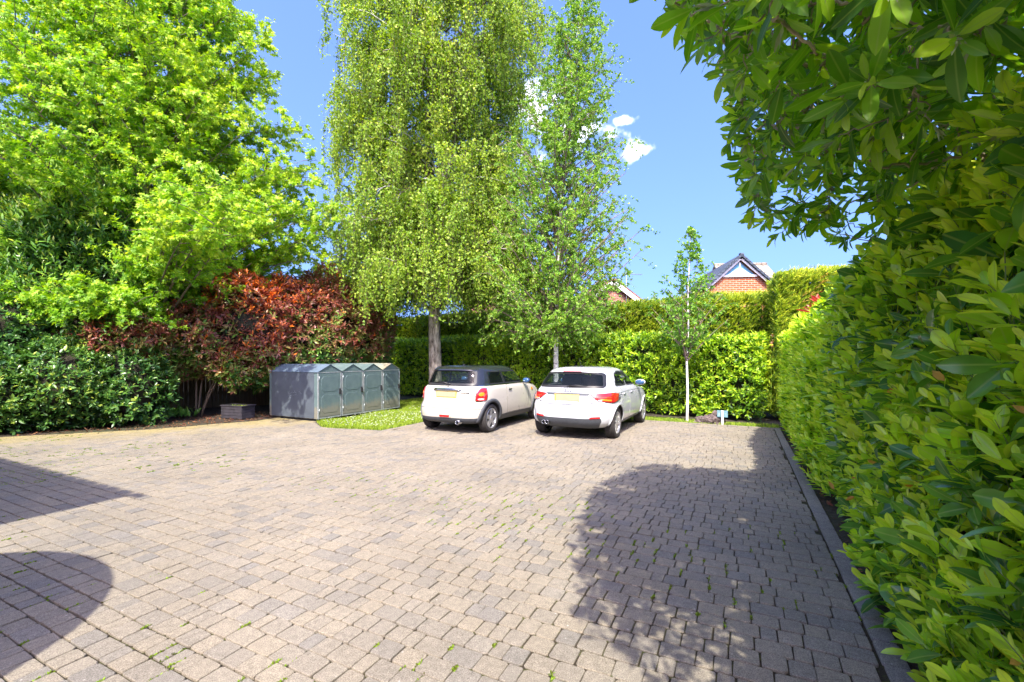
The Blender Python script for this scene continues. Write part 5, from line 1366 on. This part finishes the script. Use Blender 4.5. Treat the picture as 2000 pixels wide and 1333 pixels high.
# ---- small cream hatchback with a black roof
K1 = [(.19, .34, 3.35, .60, 5, 4), (.215, .15, 3.55, .72, 5, 4), (.28, .045, 3.63, .795, 4.6, 3.6), (.36, .015, 3.67, .825, 4.4, 3.3), (.46, .0, 3.69, .84, 4.2, 3.1), (.555, .01, 3.69, .842, 4.2, 3.0), (.60, .035, 3.68, .842, 4.2, 3.0),
      (.64, .062, 3.66, .840, 4.2, 3.0), (.75, .080, 3.60, .836, 4.2, 2.9), (.85, .095, 3.50, .828, 4.2, 2.8), (.92, .115, 3.30, .818, 4.2, 2.8), (.965, .14, 2.95, .802, 4.4, 2.9), (.995, .165, 2.74, .772, 4.8, 3.2),
      (1.02, .185, 2.66, .750, 5, 3.6), (1.10, .225, 2.56, .728, 5, 3.8), (1.20, .270, 2.43, .700, 5, 4), (1.29, .312, 2.30, .672, 5, 4), (1.345, .34, 2.20, .650, 5, 4), (1.385, .375, 2.08, .618, 5, 4), (1.41, .44, 1.95, .56, 5, 4), (1.425, .58, 1.78, .46, 4, 3.5), (1.432, .85, 1.5, .28, 3, 3)]
def cls1(c_):
    if c_.z > 1.318: return 'roof'
    if c_.z > 1.000 and c_.y < 2.3: return 'pillars'
    if c_.z < .335: return 'lower_trim'
    return 'body'
Y1 = -.60
def sh(poly): return [(a + Y1, b_) for a, b_ in poly]
sw1 = [sh([(.66, 1.035), (1.28, 1.03), (1.22, 1.30), (.66, 1.305)]), sh([(1.335, 1.03), (2.30, 1.02), (2.34, 1.045), (2.02, 1.295), (1.275, 1.30)])]
rw1 = [(-.60, 1.035), (.60, 1.035), (.545, 1.315), (.40, 1.33), (-.40, 1.33), (-.545, 1.315)]
c1loc = (-1.17, 10.20, 0.0)
mini, bv1 = car('hatchback', 'small cream three door hatchback with a black roof and a chrome tailgate bar', c1loc, SITE_ROT, K1, Y1, (0.0, 2.467, .305, .735, .185, .355), M_CREAM,
    dict(rear_win=rw1, side_win=sw1, belt=1.02, roof_z=1.34, wind_y=1.55, cls=cls1, roof_mat=M_ROOFB, spokes=5, spoke_w=.085))
interior(mini, .90, (1.15,), .70, .05, 1.72)
tg = [(-.57, .615), (.57, .615), (.60, .66), (.66, .80), (.675, .985), (-.675, .985), (-.66, .80), (-.60, .66)]
tg = rounded(tg, .05)
tgo = mesh_obj('tailgate', patch(bv1, 'rear', tg, .006, .04, .01), M_CREAM, mini)
mesh_obj('seam', strip(bv1, 'rear', tg, .012, .0035, True), M_DARKGAP, tgo)
mb = MB(); yy = at_rear(bv1, 0, .925, .035)
mb.tube([(-.36, yy + .035, .918), (-.30, yy + .012, .925), (-.15, yy, .930), (0, yy - .003, .932), (.15, yy, .930), (.30, yy + .012, .925), (.36, yy + .035, .918)], [.012, .030, .033, .034, .033, .030, .012], 12); mb.build('chrome_bar', M_CHROME, tgo)
plate(tgo, bv1, .755, .89)
mb = MB(); yy = at_rear(bv1, 0, .985, .008); mb.ball((0, yy, .978), (.022, .008, .022), 16, 8)
for s in (-1, 1):
    for k in range(3): mb.box((s * (.048 + .004 * k), yy, .987 - k * .011), (.066 - .016 * k, .006, .006))
mb.build('winged_emblem', M_BLACK, tgo)
text_mesh('lettering', 'COOPER', .050, M_BLACK, tgo, surf(bv1, .46, .845, .010), .002, .001)
for s in (-1, 1):
    lp = rounded([(s * .665, .70), (s * .800, .70), (s * .795, .85), (s * .770, .955), (s * .715, .955), (s * .675, .85)], .04, 5)
    ring = [tuple(np.mean(lp, 0) + (np.array(p) - np.mean(lp, 0)) * 1.12) for p in lp]
    tl = mesh_obj('tail_light', patch(bv1, 'rear', lp, .020, .02, .02), M_REDL, mini)
    mesh_obj('chrome_bezel', patch(bv1, 'rear', ring, .009, .02, .012), M_CHROME, tl)
    ctr = np.mean(lp, 0); el = lambda cx, cz, a_, b_: [(cx + a_ * math.cos(t), cz + b_ * math.sin(t)) for t in np.linspace(0, 2 * math.pi, 16, endpoint=False)]
    mesh_obj('indicator', patch(bv1, 'rear', el(ctr[0], .835, .034, .040), .025, .02, .01), M_ORL, tl)
    mesh_obj('reverse_lens', patch(bv1, 'rear', el(ctr[0], .735, .040, .018), .024, .02, .01), M_CLEARL, tl)
mesh_obj('bumper_seam', strip(bv1, 'rear', [(-.80, .535), (.80, .535)], .009, .003), M_GREYP, mini)
fg = mesh_obj('fog_surround', patch(bv1, 'rear', rounded([(-.145, .345), (.145, .345), (.165, .41), (-.165, .41)], .02), .012, .03, .012), M_CREAM, mini)
mesh_obj('fog_lens', patch(bv1, 'rear', rounded([(-.12, .355), (.12, .355), (.13, .400), (-.13, .400)], .015), .019, .03, .01), M_REDL, fg)
ex = MB().lathe([(-.02, .030), (-.10, .036), (-.105, .042), (-.10, .046), (.16, .046)], 24, axis='y', c=(.36, at_rear(bv1, .36, .30, 0) - .0, .262)); ex.build('exhaust', M_CHROME, mini)
MB().lathe([(-.03, .034), (-.028, 0)], 20, axis='y', c=(.36, at_rear(bv1, .36, .30, 0), .262)).build('exhaust_bore', M_DARKGAP, mini)
wy = at_rear(bv1, 0, 1.06, .022)
MB().tube([(-.02, wy, 1.045), (-.14, wy - .002, 1.075), (-.38, wy + .01, 1.068)], [.017, .013, .006], 8).ball((.0, wy + .005, 1.045), (.045, .025, .022)).build('wiper', M_BLACK, mini)
spoiler('roof_spoiler', bv1, .575, 1.335, 1.362, .05, .20, M_ROOFB, mini)
MB().box((0, .18, 1.44), (.035, .06, .045), .012).tube([(0, .17, 1.455), (0, .10, 1.50)], .004, 6).build('aerial', M_BLACK, mini)
for sd_, s in (('right', 1), ('left', -1)):
    dp = rounded(sh([(1.30, .36), (2.20, .36), (2.36, .62), (2.36, .97), (1.30, .985)]), .05)
    d_ = mesh_obj('door', patch(bv1, sd_, dp, .005, .05, .009), M_CREAM, mini); mesh_obj('seam', strip(bv1, sd_, dp, .011, .003, True), M_DARKGAP, d_)
    hx = drop(bv1, sd_, 1.44 + Y1, .88)[0].x
    MB().ball((hx, 1.44 + Y1, .875), (.012, .05, .035), 14, 8).build('handle_recess', M_GREYP, d_)
    MB().box((hx + s * .022, 1.44 + Y1, .888), (.018, .15, .026), .008).build('handle', M_CHROME, d_)
    mesh_obj('chrome_waistline', strip(bv1, sd_, sh([(.30, 1.008), (1.2, 1.004), (2.42, .998)]), .014, .006), M_CHROME, mini)
    for y in (0.0, 2.467):
        arc = [(y + .385 * math.cos(t), .305 + .385 * math.sin(t)) for t in np.linspace(R(-8), R(188), 30)]
        me = strip(bv1, sd_, arc, .072, .014); so_ = mesh_obj('arch_cladding', me, M_GREYP, mini)
        sf = so_.modifiers.new('s', 'SOLIDIFY'); sf.thickness = .022; sf.offset = 0
    me = strip(bv1, sd_, [(.34, .285), (2.13, .285)], .12, .012); so_ = mesh_obj('sill_cladding', me, M_GREYP, mini)
    mirror(mini, s * .80, 2.22 + Y1, 1.055, s, M_ROOFB, M_MIRRG, (.105, .07, .072))
    mesh_obj('side_indicator', patch(bv1, sd_, rounded(sh([(2.62, .80), (2.73, .79), (2.71, .86), (2.63, .865)]), .02), .012, .03, .01), M_ORL, mini)
    mesh_obj('seam', strip(bv1, sd_, sh([(2.42, .98), (2.46, .72), (2.42, .42)]), .009, .003), M_DARKGAP, mini)
for s in (-1, 1):
    mesh_obj('headlight', patch(bv1, 'front', [(s * (.55 + .12 * math.cos(t)), .70 + .11 * math.sin(t)) for t in np.linspace(0, 2 * math.pi, 20, endpoint=False)], .012, .03, .012), M_CLEARL, mini)

# ---- white five door hatchback
K2 = [(.20, .42, 3.5, .58, 4, 3.6), (.23, .20, 3.72, .72, 4, 3.4), (.28, .09, 3.82, .795, 3.9, 3.2), (.36, .025, 3.90, .845, 3.8, 3.0), (.46, .0, 3.94, .866, 3.7, 2.9), (.56, .0, 3.95, .872, 3.7, 2.8), (.64, .018, 3.94, .874, 3.7, 2.8),
      (.69, .040, 3.93, .873, 3.7, 2.8), (.76, .060, 3.88, .870, 3.7, 2.7), (.84, .085, 3.74, .862, 3.7, 2.7), (.91, .12, 3.45, .848, 3.7, 2.7), (.965, .155, 3.05, .826, 3.8, 2.8), (1.00, .185, 2.88, .800, 3.9, 3.0),
      (1.06, .225, 2.74, .772, 4, 3.4), (1.14, .285, 2.60, .742, 4, 3.8), (1.22, .350, 2.45, .702, 4, 4), (1.29, .41, 2.30, .666, 4.2, 4), (1.34, .46, 2.17, .622, 4.2, 4), (1.375, .53, 2.05, .565, 4.0, 4), (1.40, .64, 1.92, .48, 3.6, 3.5), (1.416, .82, 1.75, .40, 3, 3), (1.422, 1.1, 1.5, .22, 3, 3)]
def cls2(c_):
    if c_.z < .245: return 'lower_trim'
    return 'roof' if c_.z > 1.345 else 'body'
Y2 = -.70
def sh2(poly): return [(a + Y2, b_) for a, b_ in poly]
sw2 = [sh2([(.80, 1.045), (1.52, 1.03), (1.56, 1.315), (1.28, 1.315), (1.00, 1.26)]), sh2([(1.585, 1.03), (2.46, 1.01), (2.50, 1.035), (2.02, 1.29), (1.62, 1.318)])]
rw2 = [(-.675, 1.03), (.675, 1.03), (.600, 1.275), (.42, 1.305), (-.42, 1.305), (-.600, 1.275)]
a1, bv2 = car('hatchback', 'white five door hatchback with a white roof and four linked rings on the tailgate', (1.37, 9.50, 0), SITE_ROT + R(-1.0), K2, Y2, (0.0, 2.469, .312, .745, .205, .352), M_CARW,
    dict(rear_win=rw2, side_win=sw2, belt=1.02, roof_z=1.36, wind_y=1.75, cls=cls2, roof_mat=M_CARW, spokes=10, spoke_w=.034))
interior(a1, .92, (1.05, .45), .72, .0, 1.85)
tg = rounded([(-.70, .700), (.70, .700), (.735, .76), (.70, 1.005), (-.70, 1.005), (-.735, .76)], .05)
tgo = mesh_obj('tailgate', patch(bv2, 'rear', tg, .005, .04, .01), M_CARW, a1); mesh_obj('seam', strip(bv2, 'rear', [(-.72, .74), (-.66, .703), (-.3, .693), (.3, .693), (.66, .703), (.72, .74)], .011, .0035), M_DARKGAP, tgo)
mesh_obj('grey_strip', patch(bv2, 'rear', rounded([(-.42, .868), (.42, .868), (.45, .915), (-.45, .915)], .01), .009, .04, .01), M_GREYP, tgo)
plate(tgo, bv2, .745, .895, .262, off=.016, xo=.018)
mb = MB(); yy = at_rear(bv2, 0, .965, .008)
for k in range(4): mb.lathe([(-.004, .030), (-.004, .039), (.004, .039), (.004, .030)], 32, axis='z', c=(-.078 + .052 * k, 0, .001 * (k % 2)), closed=True)
emb = mb.build('ring_emblem', simple('dark_chrome', (.25, .26, .28), .15, 1.0), tgo); emb.data.transform(surf(bv2, 0, .962, .010))
text_mesh('lettering', 'A1', .062, M_BLACK, tgo, surf(bv2, -.56, .722, .009), .002, .001)
text_mesh('lettering', 'TFSI', .042, M_GREYP, tgo, surf(bv2, .50, .714, .009), .002, .001)
for s in (-1, 1):
    lp = rounded([(s * .445, .893), (s * .60, .785), (s * .835, .735), (s * .862, .77), (s * .848, .900), (s * .80, .912)], .02, 4)
    ring = [tuple(np.mean(lp, 0) + (np.array(p) - np.mean(lp, 0)) * np.array([1.06, 1.14])) for p in lp]
    tl = mesh_obj('tail_light', patch(bv2, 'rear', lp, .018, .02, .016), M_REDL, a1); mesh_obj('surround', patch(bv2, 'rear', ring, .009, .02, .012), M_GREYP, tl)
    mesh_obj('indicator', patch(bv2, 'rear', rounded([(s * .64, .790), (s * .80, .762), (s * .80, .792), (s * .64, .815)], .008), .024, .02, .01), M_ORL, tl)
    mesh_obj('lamp_cells', patch(bv2, 'rear', rounded([(s * .56, .835), (s * .80, .815), (s * .80, .842), (s * .56, .858)], .008), .024, .02, .01), simple('bright_red_cell', (.70, .05, .02), .1, coat=1, var=.2, scale=30), tl)
    mesh_obj('reverse_lens', patch(bv2, 'rear', rounded([(s * .60, .778), (s * .67, .766), (s * .67, .782), (s * .60, .795)], .006), .0245, .02, .01), M_CLEARL, tl)
    mesh_obj('reflector', patch(bv2, 'rear', rounded([(s * .46, .438), (s * .655, .452), (s * .655, .482), (s * .49, .472)], .01), .016, .03, .012), M_REDL, a1)
dif = mesh_obj('diffuser', patch(bv2, 'rear', rounded([(-.60, .25), (.60, .25), (.68, .40), (.66, .462), (.40, .436), (-.40, .436), (-.66, .462), (-.68, .40)], .03), .006, .04, .012), M_GREYP, a1)
for x in (-.47, -.385):
    MB().lathe([(-.02, .026), (-.075, .031), (-.08, .037), (-.075, .041), (.14, .041)], 24, axis='y', c=(x, at_rear(bv2, x, .34, 0), .335)).build('exhaust', M_CHROME, a1)
    MB().lathe([(-.025, .03), (-.023, 0)], 20, axis='y', c=(x, at_rear(bv2, x, .34, 0), .335)).build('exhaust_bore', M_DARKGAP, a1)
sy = at_rear(bv2, 0, 1.315, 0)
spoiler('roof_spoiler', bv2, .575, 1.322, 1.345, .045, .20, M_CARW, a1)
spoiler('spoiler_edge', bv2, .55, 1.308, 1.318, .030, .06, M_BLACK, a1)
MB().box((0, sy - .046, 1.332), (.40, .006, .012), .003).build('brake_light', M_REDL, a1)
wy = at_rear(bv2, .1, 1.05, .02)
MB().tube([(.0, wy - .01, 1.045), (.14, wy, 1.062), (.36, wy + .016, 1.058)], [.015, .012, .005], 8).ball((-.0, wy, 1.04), (.05, .02, .016)).build('wiper', M_BLACK, a1)
MB().box((0, .25, 1.425), (.04, .08, .03), .01).tube([(0, .24, 1.435), (-.01, .12, 1.60)], [.006, .003], 6).build('aerial', M_BLACK, a1)
for sd_, s in (('right', 1), ('left', -1)):
    dps = [rounded(sh2([(1.06, .62), (1.16, .34), (1.60, .33), (1.58, 1.01), (1.02, 1.02), (.98, .92)]), .05), rounded(sh2([(1.625, .33), (2.40, .33), (2.52, .55), (2.56, .96), (1.605, 1.01)]), .05)]
    for dp, hy in zip(dps, (1.16, 1.78)):
        d_ = mesh_obj('door', patch(bv2, sd_, dp, .005, .05, .009), M_CARW, a1); mesh_obj('seam', strip(bv2, sd_, dp, .010, .003, True), M_DARKGAP, d_)
        hx = drop(bv2, sd_, hy + Y2, .86)[0].x
        MB().ball((hx, hy + Y2, .855), (.012, .055, .035), 14, 8).build('handle_recess', M_GREYP, d_)
        MB().box((hx + s * .020, hy + Y2, .872), (.020, .16, .030), .009).build('handle', M_CARW, d_)
    mesh_obj('crease', strip(bv2, sd_, sh2([(.28, .895), (1.2, .915), (2.6, .90), (3.2, .86)]), .014, .010), M_CARW, a1)
    me = strip(bv2, sd_, [(.36, .285), (2.10, .285)], .06, .010); mesh_obj('sill', me, M_CARW, a1)
    for y in (0.0, 2.469):
        arc = [(y + .367 * math.cos(t), .312 + .367 * math.sin(t)) for t in np.linspace(R(-2), R(182), 30)]
        so_ = mesh_obj('arch_lip', strip(bv2, sd_, arc, .034, .010), M_CARW, a1); sf = so_.modifiers.new('s', 'SOLIDIFY'); sf.thickness = .016; sf.offset = 0
    mirror(a1, s * .83, 2.38 + Y2, 1.045, s, M_CARW, M_MIRRG, (.120, .075, .068))
    mesh_obj('seam', strip(bv2, sd_, sh2([(2.60, .93), (2.62, .72)]), .009, .003), M_DARKGAP, a1)
for s in (-1, 1):
    mesh_obj('headlight', patch(bv2, 'front', rounded([(s * .45, .70), (s * .76, .72), (s * .74, .82), (s * .50, .79)], .03), .010, .03, .012), M_CLEARL, a1)
